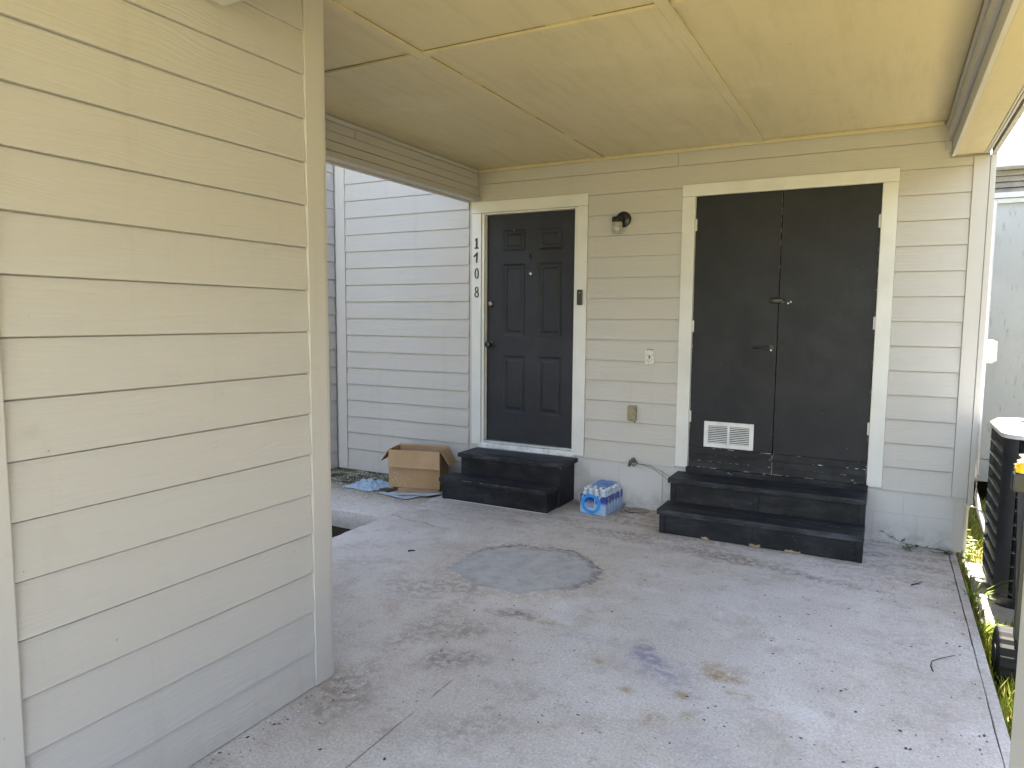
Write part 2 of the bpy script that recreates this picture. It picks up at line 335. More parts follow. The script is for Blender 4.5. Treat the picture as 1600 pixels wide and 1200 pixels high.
# ------------------------------------------------------------------ setting
GZ = -.15
structure(MB().add([(-150, -150, GZ-.02), (150, -150, GZ-.02), (150, 150, GZ-.02), (-150, 150, GZ-.02)], [(0, 1, 2, 3)]).build('ground', 'lawn'))
def slab_mesh():   # slab with slightly chipped, uneven left edge
    mb = MB(); ys = [-6.6+i*.05 for i in range(133)]; L = []
    for y in ys: L.append(-.055+random.uniform(-.006, .006))
    top = [(L[i], ys[i], 0) for i in range(len(ys))]+[(3.6915+random.uniform(-.002, .0018), y, 0) for y in reversed(ys)]
    bot = [(a, b, -.25) for a, b, c in top]; return mb.loft([bot, top])
structure(slab_mesh().build('concrete_slab', 'concrete'))
e = MB()
for i in range(4): e.box(3.696+.001*(i % 2), 3.737, -6.6+i*1.65, -6.6+i*1.65+1.645, -.25, -.003+.002*(i % 2))
structure(e.build('slab_edging', 'concrete', bevel=.004))
structure(B('porch_strip', 'old_concrete', None, -1.58, -.064, -1.205, .02, -.25, -.004, .008))
structure(MB().add([(-1.6, -4.6, GZ+.004), (-.04, -4.6, GZ+.004), (-.04, -1.19, GZ+.004), (-1.6, -1.19, GZ+.004)], [(0, 1, 2, 3)]).build('soil_bed', 'soil'))

# ------------------------------------------------------------------ siding
def board_y(out, dlo=.017, dhi=.006, y=0.):     # board on a wall that faces -y, outline in (x, z)
    z0 = min(p[1] for p in out); z1 = max(p[1] for p in out); dz = max(z1-z0, .02)
    fr = [(x, y-(dlo+(dhi-dlo)*(z-z0)/dz), z) for x, z in out]; bk = [(x, y, z) for x, z in out]
    return MB().loft([fr, bk])
def rect(a, b, c, d): return [(a, c), (b, c), (b, d), (a, d)]
house = thing('house', 'greige lap-sided house with a black panel door and black double doors', 'house', (1, 0, 0))
wall = B('wall', 'siding_trim', house, -1.62, 3.77, .001, .16, .0, 3.45, 0)
# cut door recesses are behind the trim: the wall backing is split instead of one sheet
bpy.data.objects.remove(wall)
wm = MB()
for a, b, c, d in ((-1.598, .10, 0, 3.45), (.10, .99, 0, .36), (.10, .99, 2.44, 3.45), (.99, 1.95, 0, 3.45), (1.95, 3.19, 0, .36), (1.95, 3.19, 2.44, 3.45), (3.19, 3.77, 0, 3.45)):
    wm.box(a, b, .001, .16, c, d)
wall = wm.build('wall', 'siding_trim', house)
body = MB(); body.box(-1.598, 3.76, .162, 7.5, -.2, 3.45); body.build('house_body', 'siding_trim', house)
rf = MB(); rf.hexa([(-1.9, -.75, 3.452), (3.80, -.75, 3.452), (3.80, 7.8, 3.452), (-1.9, 7.8, 3.452), (-1.9, 3.6, 4.4), (3.80, 3.6, 4.4), (3.80, 3.9, 4.4), (-1.9, 3.9, 4.4)]); rf.build('roof', 'roof_shingle', house)
g = .0048
def boards(parent, x0, x1, zs, jitter=.0012):
    for i in range(len(zs)-1):
        a, b = zs[i]+random.uniform(-jitter, jitter), zs[i+1]-(g if zs[i+1] > 1.5 else .0070)
        board_y([(x0+.0015, a), (x1-.0015, a+random.uniform(-jitter, jitter)), (x1-.0015, b), (x0+.0015, b)]).build('siding_board', 'siding', parent)
zl = [.005, .215]+[.38+.161*i for i in range(20)]
boards(wall, -1.45, -.036, [z for z in zl if z < 2.5]+[2.473])
for z in zl:
    if 2.4 < z: boards(wall, -1.45, -.036, [z, z+.161])
zr = [.37+.1645*i for i in range(14)]
boards(wall, 1.088, 1.853, zr); boards(wall, 3.284, 3.692, zr)
# notched board over both door heads, then the top boards with a butt joint
z0, z1 = zr[13], zr[13]+.1645-g
board_y([(-.03, 2.5265), (1.090, 2.5265), (1.090, z0), (1.851, z0), (1.851, 2.529), (3.286, 2.529), (3.286, z0), (3.690, z0), (3.690, 2.562), (3.56, 2.562), (3.56, z1), (-.03, z1)]).build('siding_board', 'siding', wall)
z0, z1 = z1+g, 2.79
board_y(rect(-.03, 1.806, z0, z1)).build('siding_board', 'siding', wall); board_y(rect(1.8095, 3.56, z0, z1)).build('siding_board', 'siding', wall)
# boards above the carport roof line
for z in [2.99+.165*i for i in range(3)]: board_y(rect(-.03, 3.70, z, z+.163)).build('siding_board', 'siding', wall)
# corner boards
B('corner_board', 'siding_trim', house, 3.692, 3.779, -.024, .0, .37, 2.562)
B('corner_board', 'siding_trim', house, 3.7805, 3.812, -.030, .12, .33, 2.566)
B('side_wall', 'siding_trim', house, 3.761, 3.7795, .002, 7.4, .34, 3.45)
B('inner_corner_board', 'siding_trim', house, -1.562, -1.452, -.022, .0, .005, 3.44)
# wing wall on the left (faces +x)
wing = MB().box(-1.9, -1.60, -7.2, 7.5, -.2, 3.45).build('wing_wall', 'siding_trim', house)
for i in range(20):
    a = .005+.171*i; mb = MB(); mb.hexa([(-1.599, -5.19, a), (-1.599, -.024, a), (-1.577, -.024, a), (-1.577, -5.19, a), (-1.599, -5.19, a+.169), (-1.599, -.024, a+.169), (-1.588, -.024, a+.169), (-1.588, -5.19, a+.169)]); mb.build('siding_board', 'siding', wing)
# foundation blocks
fnd = MB().box(-.03, 3.71, -.0045, .0005, .0, .368).build('foundation', 'block_paint', house)
def block(x0, x1, z0, z1): B('concrete_block', 'block_paint', fnd, x0+.0012, x1-.0012, -.0072, -.0040, z0+.0012, z1-.0012, .0009)
for x0, x1 in ((-.03, .36), (.36, .75), (.75, 1.14), (1.14, 1.398)): block(x0, x1, .214, .367)
for x0, x1 in ((-.03, .17), (.17, .56), (.56, .95), (.95, 1.34), (1.34, 1.398)): block(x0, x1, .006, .214)
for x0, x1 in ((1.76, 1.88), (1.88, 2.27), (2.27, 2.66), (2.66, 3.05), (3.05, 3.42), (3.42, 3.715)): block(x0, x1, .214, .367)
for x0, x1 in ((1.76, 2.07), (2.07, 2.46), (2.46, 2.85), (2.85, 3.24), (3.24, 3.505), (3.505, 3.715)): block(x0, x1, .006, .214)
B('access_panel', 'block_paint', house, 1.402, 1.755, -.016, -.0075, .045, .333, .002)

# ------------------------------------------------------------------ entry door
df = thing('door_frame_group', '', '', (0, 0, 0)); bpy.data.objects.remove(df)
frame = B('door_trim', 'white_trim', house, 0, .093, -.025, .0, .394, 2.4275)
B('trim_board', 'white_trim', frame, 1.0, 1.088, -.025, .0, .383, 2.4275); B('trim_board', 'white_trim', frame, -.002, 1.090, -.026, .0, 2.429, 2.5245)
B('jamb', 'white_trim', frame, .0945, .1195, -.012, .15, .40, 2.425); B('jamb', 'white_trim', frame, .970, .9985, -.006, .15, .41, 2.425); B('jamb', 'white_trim', frame, .1205, .969, -.012, .15, 2.414, 2.427)
B('door_stop', 'white_trim', frame, .1197, .1265, .012, .034, .43, 2.413)
B('threshold', 'aluminium_sill', house, .11, .995, -.005, .10, .409, .430, .004); B('sill_board', 'white_sill', house, .06, .997, -.016, .055, .364, .4075, .003)
def entry_door():
    mb = MB(); x0, x1, zb, zt = .123, .967, .434, 2.412; fy, by = .040, .052
    xs = (.275, .498, .621, .844); rows = ((.688, 1.195), (1.363, 1.991), (2.098, 2.281))
    mb.box(x0, x1, by, .085, zb, zt)
    mb.box(x0, xs[0], fy, by, zb, zt); mb.box(xs[3], x1, fy, by, zb, zt)
    zz = [zb]+[q for r_ in rows for q in r_]+[zt]
    for i in range(0, 8, 2): mb.box(xs[0], xs[3], fy, by, zz[i], zz[i+1])
    for a, b in rows: mb.box(xs[1], xs[2], fy, by, a, b)
    d = mb.build('door', 'door_black', house)
    for a, b in rows:
        for p, q in ((xs[0], xs[1]), (xs[2], xs[3])):
            k = MB(); t = .020
            # sloped moulding
            o = [(p, fy, a), (q, fy, a), (q, fy, b), (p, fy, b)]; i_ = [(p+t, by-.001, a+t), (q-t, by-.001, a+t), (q-t, by-.001, b-t), (p+t, by-.001, b-t)]
            u = [(p+t+.016, by-.001, a+t+.016), (q-t-.016, by-.001, a+t+.016), (q-t-.016, by-.001, b-t-.016), (p+t+.016, by-.001, b-t-.016)]
            ff = [(p+t+.034, fy+.002, a+t+.034), (q-t-.034, fy+.002, a+t+.034), (q-t-.034, fy+.002, b-t-.034), (p+t+.034, fy+.002, b-t-.034)]
            k.loft([o, i_, u, ff], cap=False); n = len(k.v); k.f.append((n-4, n-3, n-2, n-1)); k.build('door_panel', 'door_black', d)
    MB().lathe([(.030, .040), (.030, .030), (.024, .024), (.020, .012), (.004, .008)], 20, (.163, 0, 1.645), 'y').build('deadbolt', 'dull_steel', d, smooth=True)
    MB().lathe([(.033, .040), (.033, .034), (.014, .028), (.013, .006), (.026, -.006), (.030, -.022), (.024, -.034), (.006, -.038)], 20, (.163, 0, 1.288), 'y').build('door_knob', 'black_metal', d, smooth=True)
    MB().lathe([(.016, .040), (.016, .034), (.010, .031), (.003, .031)], 16, (.549, 0, 1.899), 'y').build('peephole', 'dull_steel', d, smooth=True)
    MB().lathe([(.006, .040), (.006, .034), (.002, .0335)], 12, (.549, -.003, 1.899), 'y').build('peephole_lens', 'steel', d, smooth=True)
    MB().tube([(.545, .041, 2.062), (.548, .028, 2.052), (.550, .022, 2.040), (.549, .030, 2.030)], .006, 8).build('door_hook', 'black_metal', d, smooth=True)
    MB().lathe([(.005, .041), (.004, .036), (.001, .035)], 10, (.385, 0, 2.275), 'y').build('nail_head', 'steel', d, smooth=True)
entry_door()
# house numbers on the trim
def digit(parent, kind, cx, zc, h, name):
    mb = MB(); y0, y1 = -.0295, -.0248; H = h/2
    def strip(poly): mb.loft([[(cx+x, y0, zc+z) for x, z in poly], [(cx+x, y1, zc+z) for x, z in poly]])
    def ring(cz, rx, rz, tx, tz, n=24):
        for j in range(n):
            a, b = 2*math.pi*j/n, 2*math.pi*(j+1)/n
            strip([(rx*math.cos(a), cz+rz*math.sin(a)), (rx*math.cos(b), cz+rz*math.sin(b)), ((rx-tx)*math.cos(b), cz+(rz-tz)*math.sin(b)), ((rx-tx)*math.cos(a), cz+(rz-tz)*math.sin(a))])
    if kind == 'serif1': strip([(-.020, -H), (.020, -H), (.020, -H+.009), (.009, -H+.014), (.009, H), (.001, H), (-.018, H-.016), (-.016, H-.022), (-.008, H-.02), (-.008, -H+.014), (-.020, -H+.009)])
    if kind == 'plain1': strip([(-.004, -H), (.010, -H+.004), (.016, H), (.006, H-.002), (-.028, H-.034), (-.022, H-.045), (-.001, H-.028)])
    if kind == '0': ring(0, .0215, H, .0115, .008)
    if kind == '8': ring(H*.5, .0185, H*.5, .0095, .009); ring(-H*.48, .0225, H*.54, .0105, .009)
    o = mb.build(name, 'number_black', parent); return o
digit(house, 'serif1', .050, 2.170, .094, 'house_number_digit'); digit(house, 'plain1', .047, 2.047, .094, 'house_number_digit'); digit(house, '0', .052, 1.909, .094, 'house_number_digit'); digit(house, '8', .052, 1.747, .094, 'house_number_digit')

# ------------------------------------------------------------------ double doors
tr2 = B('door_trim', 'white_trim', house, 1.853, 1.9495, -.025, 0, .383, 2.4375)
B('trim_board', 'white_trim', tr2, 3.191, 3.284, -.025, 0, .383, 2.4375); B('trim_board', 'white_trim', tr2, 1.8515, 3.2855, -.026, 0, 2.439, 2.527)
B('jamb', 'white_trim', tr2, 1.934, 1.9518, .0005, .14, .385, 2.44, .001); B('jamb', 'white_trim', tr2, 3.1885, 3.205, .0005, .14, .385, 2.44, .001)
for i, (a, b) in enumerate(((1.954, 2.5625), (2.5665, 3.1865))):
    lf = B('double_door_leaf', 'door_slab_black', house, a, b, -.004, .034, .545, 2.436, .0025)
    for j in range(3):
        za, zb = .392+.051*j, .392+.051*j+.049; mb = MB(); mb.hexa([(a+.003, -.014+.002*j, za), (b-.003, -.014+.002*j, za), (b-.003, .03, za), (a+.003, .03, za), (a+.003, -.006+.001*j, zb), (b-.003, -.006+.001*j, zb), (b-.003, .03, zb), (a+.003, .03, zb)]); mb.build('kick_board', 'black_kick', lf)
    for zc in ((2.228, 1.47, .78), (2.19, 1.506, .78))[i]:
        hx = (1.9515, 3.1885)[i]; MB().lathe([(.0055, zc-.045), (.0055, zc+.045)], 10, (hx, -.006, 0)).box(hx-.012, hx+.012, -.0045, -.0005, zc-.043, zc+.043).build('hinge', 'white_trim', lf)
    if i == 0:
        v = MB(); a0, a1, c0, c1 = 2.067, 2.429, .556, .752; fr = .030; yf, yb = -.013, -.0045
        v.box(a0, a1, yf, yb, c0, c0+fr); v.box(a0, a1, yf, yb, c1-fr, c1); v.box(a0, a0+fr, yf, yb, c0+fr, c1-fr); v.box(a1-fr, a1, yf, yb, c0+fr, c1-fr)
        v.box(2.240, 2.256, yf, yb, c0+fr, c1-fr); vg = v.build('vent_grille', 'white_metal', lf)
        sl = MB()
        for p, q in ((a0+fr, 2.240), (2.256, a1-fr)):
            for j in range(10):
                z = c0+fr+.0068+j*.0136; sl.hexa([(p, -.0125, z-.0038), (q, -.0125, z-.0038), (q, -.0115, z-.0042), (p, -.0115, z-.0042), (p, -.0085, z+.0026), (q, -.0085, z+.0026), (q, -.0075, z+.0022), (p, -.0075, z+.0022)])
        o = sl.build('vent_slats', 'white_metal', lf); o['kind'] = 'stuff'
        hs = MB(); n = 20
        hs.loft([[(2.548+.054*math.cos(2*math.pi*j/n), -.005, 1.662+.023*math.sin(2*math.pi*j/n)) for j in range(n)], [(2.548+.054*math.cos(2*math.pi*j/n), -.014, 1.662+.023*math.sin(2*math.pi*j/n)) for j in range(n)], [(2.548+.046*math.cos(2*math.pi*j/n), -.018, 1.662+.017*math.sin(2*math.pi*j/n)) for j in range(n)]]); hs.build('hasp', 'black_metal', lf, smooth=True)
        hl = MB(); hl.lathe([(.024, -.004), (.024, -.012), (.012, -.014), (.011, -.05)], 18, (2.520, 0, 1.318), 'y'); hl.tube([(2.522, -.046, 1.318), (2.48, -.050, 1.322), (2.44, -.048, 1.318), (2.400, -.044, 1.322)], .0095, 10, .6); hl.build('lever_handle', 'black_metal', lf, smooth=True)
        MB().lathe([(.008, -.050), (.006, -.053), (.001, -.054)], 12, (2.531, 0, 1.305), 'y').build('key_cylinder', 'steel', lf, smooth=True)
    else:
        MB().tube([(2.585, -.006, 1.648), (2.590, -.03, 1.640), (2.605, -.032, 1.655), (2.600, -.008, 1.672)], .004, 8).build('staple', 'dull_steel', lf, smooth=True)
        mb = MB()
        for x, z in ((2.628, 1.642), (2.645, 1.652)): mb.lathe([(.0065, -.004), (.006, -.008), (.001, -.009)], 10, (x, 0, z), 'y')
        mb.build('screw_heads', 'steel', lf, smooth=True)
B('door_sill', 'black_kick', house, 1.940, 3.200, -.034, .06, .300, .3905, .004)

# ------------------------------------------------------------------ carport roof
cp = thing('carport', 'greige carport roof with panelled ceiling and boxed side beams', 'carport', (2, -2, 0))
ceil = MB().box(-.03, 3.60, -6.20, -.002, 2.806, 2.83).build('ceiling', 'ceiling_paint', cp)
ys = (-6.19, -2.482, -.020); xs = (.072, 1.197, 2.400, 3.534)
for i in range(3):
    for j in range(2): B('ceiling_panel', 'ceiling_paint', ceil, xs[i]+.0015, xs[i+1]-.0015, ys[j]+.0015, ys[j+1]-.0015, 2.794, 2.8055, .001)
def batten(x0, x1, y0, y1, side):
    B('batten', 'ceiling_paint', ceil, x0, x1, y0, y1, 2.7795, 2.7938, .003)
    # open dirty joint along one edge, broken here and there
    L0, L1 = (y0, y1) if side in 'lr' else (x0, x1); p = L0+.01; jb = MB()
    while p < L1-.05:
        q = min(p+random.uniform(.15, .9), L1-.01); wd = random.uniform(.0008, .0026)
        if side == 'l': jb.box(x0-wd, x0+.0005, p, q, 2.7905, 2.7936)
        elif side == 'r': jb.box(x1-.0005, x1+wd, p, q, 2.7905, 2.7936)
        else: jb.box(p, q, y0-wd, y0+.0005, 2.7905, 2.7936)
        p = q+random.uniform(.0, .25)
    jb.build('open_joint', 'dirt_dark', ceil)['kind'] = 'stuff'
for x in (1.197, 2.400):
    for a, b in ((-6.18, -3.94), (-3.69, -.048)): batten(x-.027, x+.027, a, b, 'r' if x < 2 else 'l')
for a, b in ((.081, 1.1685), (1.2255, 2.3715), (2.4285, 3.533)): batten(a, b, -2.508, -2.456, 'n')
B('batten', 'ceiling_paint', ceil, .075, 3.52, -.046, -.019, 2.768, 2.7935, .006)
# left boxed beam
bl = B('left_beam', 'ceiling_paint', cp, -.02, .050, -3.20, -.020, 2.556, 2.793)
B('beam_board', 'siding_trim', bl, .0505, .062, -3.20, -.021, 2.644, 2.700, .002); B('beam_board', 'siding_trim', bl, .0505, .068, -3.20, -.021, 2.580, 2.638, .002)
B('beam_board', 'siding_trim', bl, .0505, .057, -1.62, -.021, 2.705, 2.760, .002); B('beam_board', 'siding_trim', bl, .0505, .057, -3.20, -1.632, 2.705, 2.760, .002); B('beam_trim', 'siding_trim', bl, .0505, .079, -3.20, -.047, 2.763, 2.793, .008)
B('beam_trim', 'siding_trim', bl, .034, .082, -3.20, -.022, 2.533, 2.5735, .003); B('beam_soffit', 'siding_trim', bl, -.022, .0325, -3.20, -.022, 2.540, 2.5545, .002)
B('outer_fascia', 'siding_trim', bl, -.060, -.0235, -3.6, -.022, 2.528, 2.97, .003)
# right boxed beam
br = B('right_beam', 'ceiling_paint', cp, 3.592, 3.745, -6.2, -.026, 2.5745, 2.80)
B('beam_board', 'siding_trim', br, 3.570, 3.5905, -6.2, -.030, 2.5665, 2.700, .002); B('beam_board', 'siding_trim', br, 3.545, 3.5690, -6.2, -.026, 2.665, 2.738, .002); B('beam_board', 'siding_trim', br, 3.535, 3.560, -6.2, -.026, 2.7395, 2.7925, .003)
B('beam_end_block', 'siding_trim', br, 3.537, 3.569, -.0255, -.006, 2.60, 2.738, .002)
B('beam_trim', 'siding_trim', br, 3.7465, 3.757, -6.2, -1.02, 2.572, 2.60, .002); B('beam_trim', 'siding_trim', br, 3.7465, 3.757, -1.015, -.032, 2.570, 2.60, .002); B('beam_trim', 'siding_trim', br, 3.7595, 3.772, -6.2, -.032, 2.569, 2.61, .002)
B('outer_fascia', 'siding_trim', br, 3.786, 3.812, -6.24, -.001, 2.5675, 2.985, .003)
# header, post, roof deck
hd = B('front_header', 'siding_trim', cp, 1.262, 3.568, -3.93, -3.695, 2.545, 2.783)
po = B('post', 'siding_trim', cp, 3.528, 3.80, -3.95, -3.697, .0, 2.5435, .004)
B('roof_deck', 'roof_shingle', cp, -.062, 3.784, -6.24, -.003, 2.835, 2.985); B('outer_fascia', 'siding_trim', cp, -.06, 3.81, -6.28, -6.24, 2.72, 2.985)

# ------------------------------------------------------------------ storage closet
cl = thing('storage_closet', 'greige lap-sided storage closet filling the left foreground', 'closet', (.6, -3.9, 0))
cb_ = MB().box(-.045, 1.236, -4.52, -3.214, .004, 2.79).build('closet_wall', 'siding_trim', cl)
zc_ = [.006]+[.162+.1628*i for i in range(17)]; zc_ = [z for z in zc_ if z < 2.72]+[2.788]
for i in range(len(zc_)-1):
    a, b = zc_[i], zc_[i+1]-(g if zc_[i+1] > 1.45 else .0065); j1, j2 = random.uniform(-.0015, .0015), random.uniform(-.0015, .0015); lo, hi = 1.2535, 1.2425
    MB().hexa([(1.2365, -4.419, a+j1), (lo, -4.419, a+j1), (lo, -3.3215, a+j2), (1.2365, -3.3215, a+j2), (1.2365, -4.419, b), (hi, -4.419, b), (hi, -3.3215, b), (1.2365, -3.3215, b)]).build('siding_board', 'siding', cl)
B('corner_board', 'siding_trim', cl, 1.2365, 1.2565, -3.3195, -3.2265, .004, 2.785, .002); B('corner_board', 'siding_trim', cl, 1.15, 1.2520, -3.2255, -3.209, .004, 2.785, .003)
B('corner_board', 'siding_trim', cl, 1.2365, 1.2600, -4.545, -4.4205, .004, 2.785, .003)

# ------------------------------------------------------------------ steps
def steps(name, label, P, base_rz=0):
    t = thing(name, label, 'steps', P['loc'], P.get('rz', 0), local=True)
    W, d1, d2, h1, h2, th, ov = P['w'], P['d1'], P['d2'], P['h1'], P['h2'], P['th'], P['ov']
    # lower level: depth d1 in front, upper level: depth d2 against the wall (y=0)
    B('riser_box', 'black_riser', t, 0, W, -d1, -d2-.001, .003, h1-th-.001, .003, False)
    B('upper_riser_box', 'black_riser', t, .002+P['up'], W+P['upr']-.002, -d2, -.006, .003, h2-th-.001, .003, False)
    B('tread', 'black_step', t, -ov, W+.004, -d1-ov, -d2-.001, h1-th, h1, .006, False)
    B('upper_tread', 'black_step', t, P['up']-ov, W+P['upr']+.004+P.get('ovr', 0), -d2-ov, -.018, h2-th, h2, .006, False)
    if P['stiles']:
        sw = .036
        for x in (0, W*.46, W-sw): B('stile', 'black_riser', t, x-.001*(x == 0), x+sw+.001*(x > 1), -d1-.012, -d1-.0005, .006, h1-th-.002, .002, False)
        for x in (0, W*.455, W-sw): B('stile', 'black_riser', t, x+P['up'], x+sw+P['up'], -d2-.012, -d2-.0005, h1+.001, h2-th-.002, .002, False)
    return t
sl_ = steps('door_steps', 'low black two-tread wooden steps below the panel front door', dict(loc=(.02, -.004, .001), w=.97, d1=.525, d2=.31, h1=.185, h2=.362, th=.035, ov=.022, up=.05, upr=.015, ovr=.03, stiles=False))
sr_ = steps('door_steps', 'wide black wooden steps with framed risers below the double doors', dict(loc=(1.897, -.004, .001), w=1.30, d1=.555, d2=.285, h1=.175, h2=.347, th=.038, ov=.020, up=.0, upr=.0, stiles=True))
# bare wood slivers where the paint has rotted off the base
for x, w_ in ((.62, .07), (.84, .10), (.30, .05)):
    mb = MB(); n = 7; mb.loft([[(x+w_*j/n, -.5695, .006) for j in range(n+1)]+[(x+w_*(n-j)/n, -.5685, .010+random.uniform(.004, .018)) for j in range(n+1)], [(x+w_*j/n, -.566, .006) for j in range(n+1)]+[(x+w_*(n-j)/n, -.566, .012) for j in range(n+1)]])
    mb.build('rotted_wood', 'card_flat', sr_, inv=False)
B('sill_strip', 'white_trim', sl_, .05, .972, -.5315, -.526, .001, .006, .001, False)

def chips(name, parent, segs, n, size, mat='paint_flake', inv=True):
    mb = MB()
    for i in range(n):
        a, b, nrm = random.choice(segs); t = random.random(); p = Vector(a).lerp(Vector(b), t); d = (Vector(b)-Vector(a)).normalized(); up = Vector(nrm).cross(d)
        L = size*random.choice((.4, .7, 1.5, 4, 7))*random.uniform(.5, 1); H = size*random.uniform(.15, .6); q = Vector(nrm)*.0012
        mb.add([p+q-d*L-up*H*random.random(), p+q+d*L*random.random()-up*H, p+q+d*L+up*H*random.random(), p+q-d*L*random.random()+up*H], [(0, 1, 2, 3)])
    o = mb.build(name, mat, parent, inv=inv); o['kind'] = 'stuff'
F = (0, -1, 0); U = (0, 0, 1)
chips('chipped_paint', house, [((1.957, -.0155, .394), (2.56, -.0155, .394), F), ((2.57, -.0155, .394), (3.183, -.0155, .394), F), ((1.957, -.0155+.002, .445), (3.18, -.0155+.002, .445), F), ((1.957, -.0095, .496), (3.18, -.0095, .496), F), ((1.957, -.006, .545), (3.18, -.006, .545), F), ((2.5645, -.007, .40), (2.5645, -.007, .55), F), ((3.184, -.007, .40), (3.184, -.007, .56), F)], 80, .0042)
chips('chipped_paint', house, [((2.5625, -.0052, 1.9), (2.5625, -.0052, 2.43), F), ((3.184, -.0052, .6), (3.184, -.0052, 2.4), F), ((1.956, -.0052, .6), (1.956, -.0052, 2.4), F)], 60, .0028)
chips('chipped_paint', sr_, [((0, -.569, .004), (1.3, -.569, .004), F), ((0, -.285, .1765), (1.3, -.285, .1765), U), ((.0, -.02, .3485), (1.3, -.02, .3485), U), ((.5, -.45, .1765), (1.28, -.42, .1765), U)], 110, .004, inv=False)
chips('chipped_paint', sl_, [((0, -.527, .004), (.97, -.527, .004), F), ((.05, -.30, .1865), (.97, -.30, .1865), U), ((.05, -.335, .3635), (1.0, -.335, .3635), U), ((.03, -.548, .182), (.95, -.548, .182), F), ((.06, -.03, .3635), (1.0, -.03, .3635), U)], 90, .0042, inv=False)
B('bare_wood_edge', 'paint_flake', sl_, .985, .9885, -.315, -.05, .318, .3255, .001, False)

# ------------------------------------------------------------------ wall fixtures
lamp = thing('wall_lamp', 'black wall lamp with clear glass jar between the doors', 'lamp', (1.388, -.0135, 2.30))
MB().lathe([(.062, -.010), (.062, -.022), (.052, -.030), (.02, -.034)], 28, (1.388, 0, 2.300), 'y').build('back_plate', 'black_metal', lamp, smooth=True)
MB().tube([(1.388, -.03, 2.300), (1.380, -.065, 2.302), (1.372, -.105, 2.298)], .017, 12).build('arm', 'black_metal', lamp, smooth=True)
LX, LY = 1.372, -.118
MB().lathe([(.010, 2.310), (.036, 2.308), (.042, 2.300), (.042, 2.272), (.036, 2.268)], 24, (LX, LY, 0)).build('socket_cap', 'black_metal', lamp, smooth=True)
MB().lathe([(.039, 2.268), (.041, 2.255), (.041, 2.190), (.037, 2.183), (.034, 2.186), (.038, 2.194), (.038, 2.255), (.036, 2.267)], 24, (LX, LY, 0), cap=False).build('glass_jar', 'jar_glass', lamp, smooth=True)
MB().lathe([(.014, 2.267), (.015, 2.243), (.020, 2.232), (.026, 2.218), (.024, 2.206), (.012, 2.198), (.002, 2.197)], 18, (LX, LY, 0)).build('bulb', 'white_plastic', lamp, smooth=True)
db = thing('doorbell', 'slim black video doorbell on the white door trim', 'doorbell', (1.035, -.0255, 1.63))
B('body', 'black_plastic', db, 1.012, 1.058, -.048, -.0256, 1.632, 1.756, .008)
MB().lathe([(.013, -.0482), (.011, -.0515), (.004, -.052)], 16, (1.035, 0, 1.728), 'y').build('camera_lens', 'black_metal', db, smooth=True)
MB().lathe([(.004, -.0522), (.001, -.0530)], 10, (1.038, 0, 1.731), 'y').build('lens_glint', 'steel', db, smooth=True)
MB().lathe([(.015, -.0482), (.014, -.0500), (.002, -.0502)], 20, (1.035, 0, 1.665), 'y').build('button', 'black_metal', db, smooth=True)
sw = thing('switch_plate', 'small white switch plate with a dark keyhole on the siding', 'switch', (1.627, -.018, 1.17))
B('plate', 'white_plastic', sw, 1.590, 1.663, -.024, -.0175, 1.169, 1.283, .002); B('slot', 'black_metal', sw, 1.622, 1.631, -.0265, -.0242, 1.214, 1.238, .001)
B('top_lip', 'twig_brown', sw, 1.602, 1.655, -.0225, -.0165, 1.2835, 1.287, .001)
ob = thing('outlet_box', 'weathered beige outlet cover box low on the siding', 'outlet', (1.497, -.018, .71))
B('box', 'beige_plastic', ob, 1.462, 1.537, -.040, -.0165, .712, .834, .008); B('cover', 'beige_plastic', ob, 1.470, 1.530, -.050, -.0405, .722, .828, .010); B('latch', 'brass_dirty', ob, 1.519, 1.534, -.046, -.041, .700, .7115, .002)
hb = thing('hose_faucet', 'corroded hose faucet poking from the wall above the access panel', 'faucet', (1.53, -.02, .38))
MB().lathe([(.022, -.008), (.022, -.018), (.011, -.02), (.011, -.06), (.017, -.062), (.017, -.085), (.006, -.088)], 14, (1.515, 0, .392), 'y').build('valve_body', 'brass_dirty', hb, smooth=True)
MB().tube([(1.515, -.07, .392), (1.508, -.085, .375), (1.506, -.095, .355)], .012, 10).build('spout', 'brass_dirty', hb, smooth=True)
hw = MB(); n = 28
hw.tube([(1.545+.026*(1+.14*math.cos(4*a))*math.cos(a), -.098, .392+.026*(1+.14*math.cos(4*a))*math.sin(a)) for a in [2*math.pi*j/n for j in range(n+1)]], .005, 6); hw.tube([(1.52, -.098, .392), (1.57, -.098, .392)], .004, 6); hw.tube([(1.545, -.098, .368), (1.545, -.098, .417)], .004, 6); hw.tube([(1.515, -.075, .392), (1.545, -.098, .392)], .006, 6); hw.build('handwheel', 'dull_steel', hb, smooth=True)
tag(MB().tube([(1.56, -.09, .385), (1.62, -.08, .375), (1.70, -.075, .35), (1.78, -.09, .31), (1.85, -.12, .268), (1.8755, -.14, .25)], .0022, 6).build('wire', 'dull_steel'), 'thin grey wire strung from the faucet to the wide steps', 'wire')
tag(MB().tube([(1.60, -.085, .383), (1.66, -.03, .365), (1.72, -.022, .338), (1.80, -.02, .300), (1.8755, -.03, .262)], .0016, 6).build('wire', 'dull_steel'), 'second thinner wire close to the wall below the faucet', 'wire')

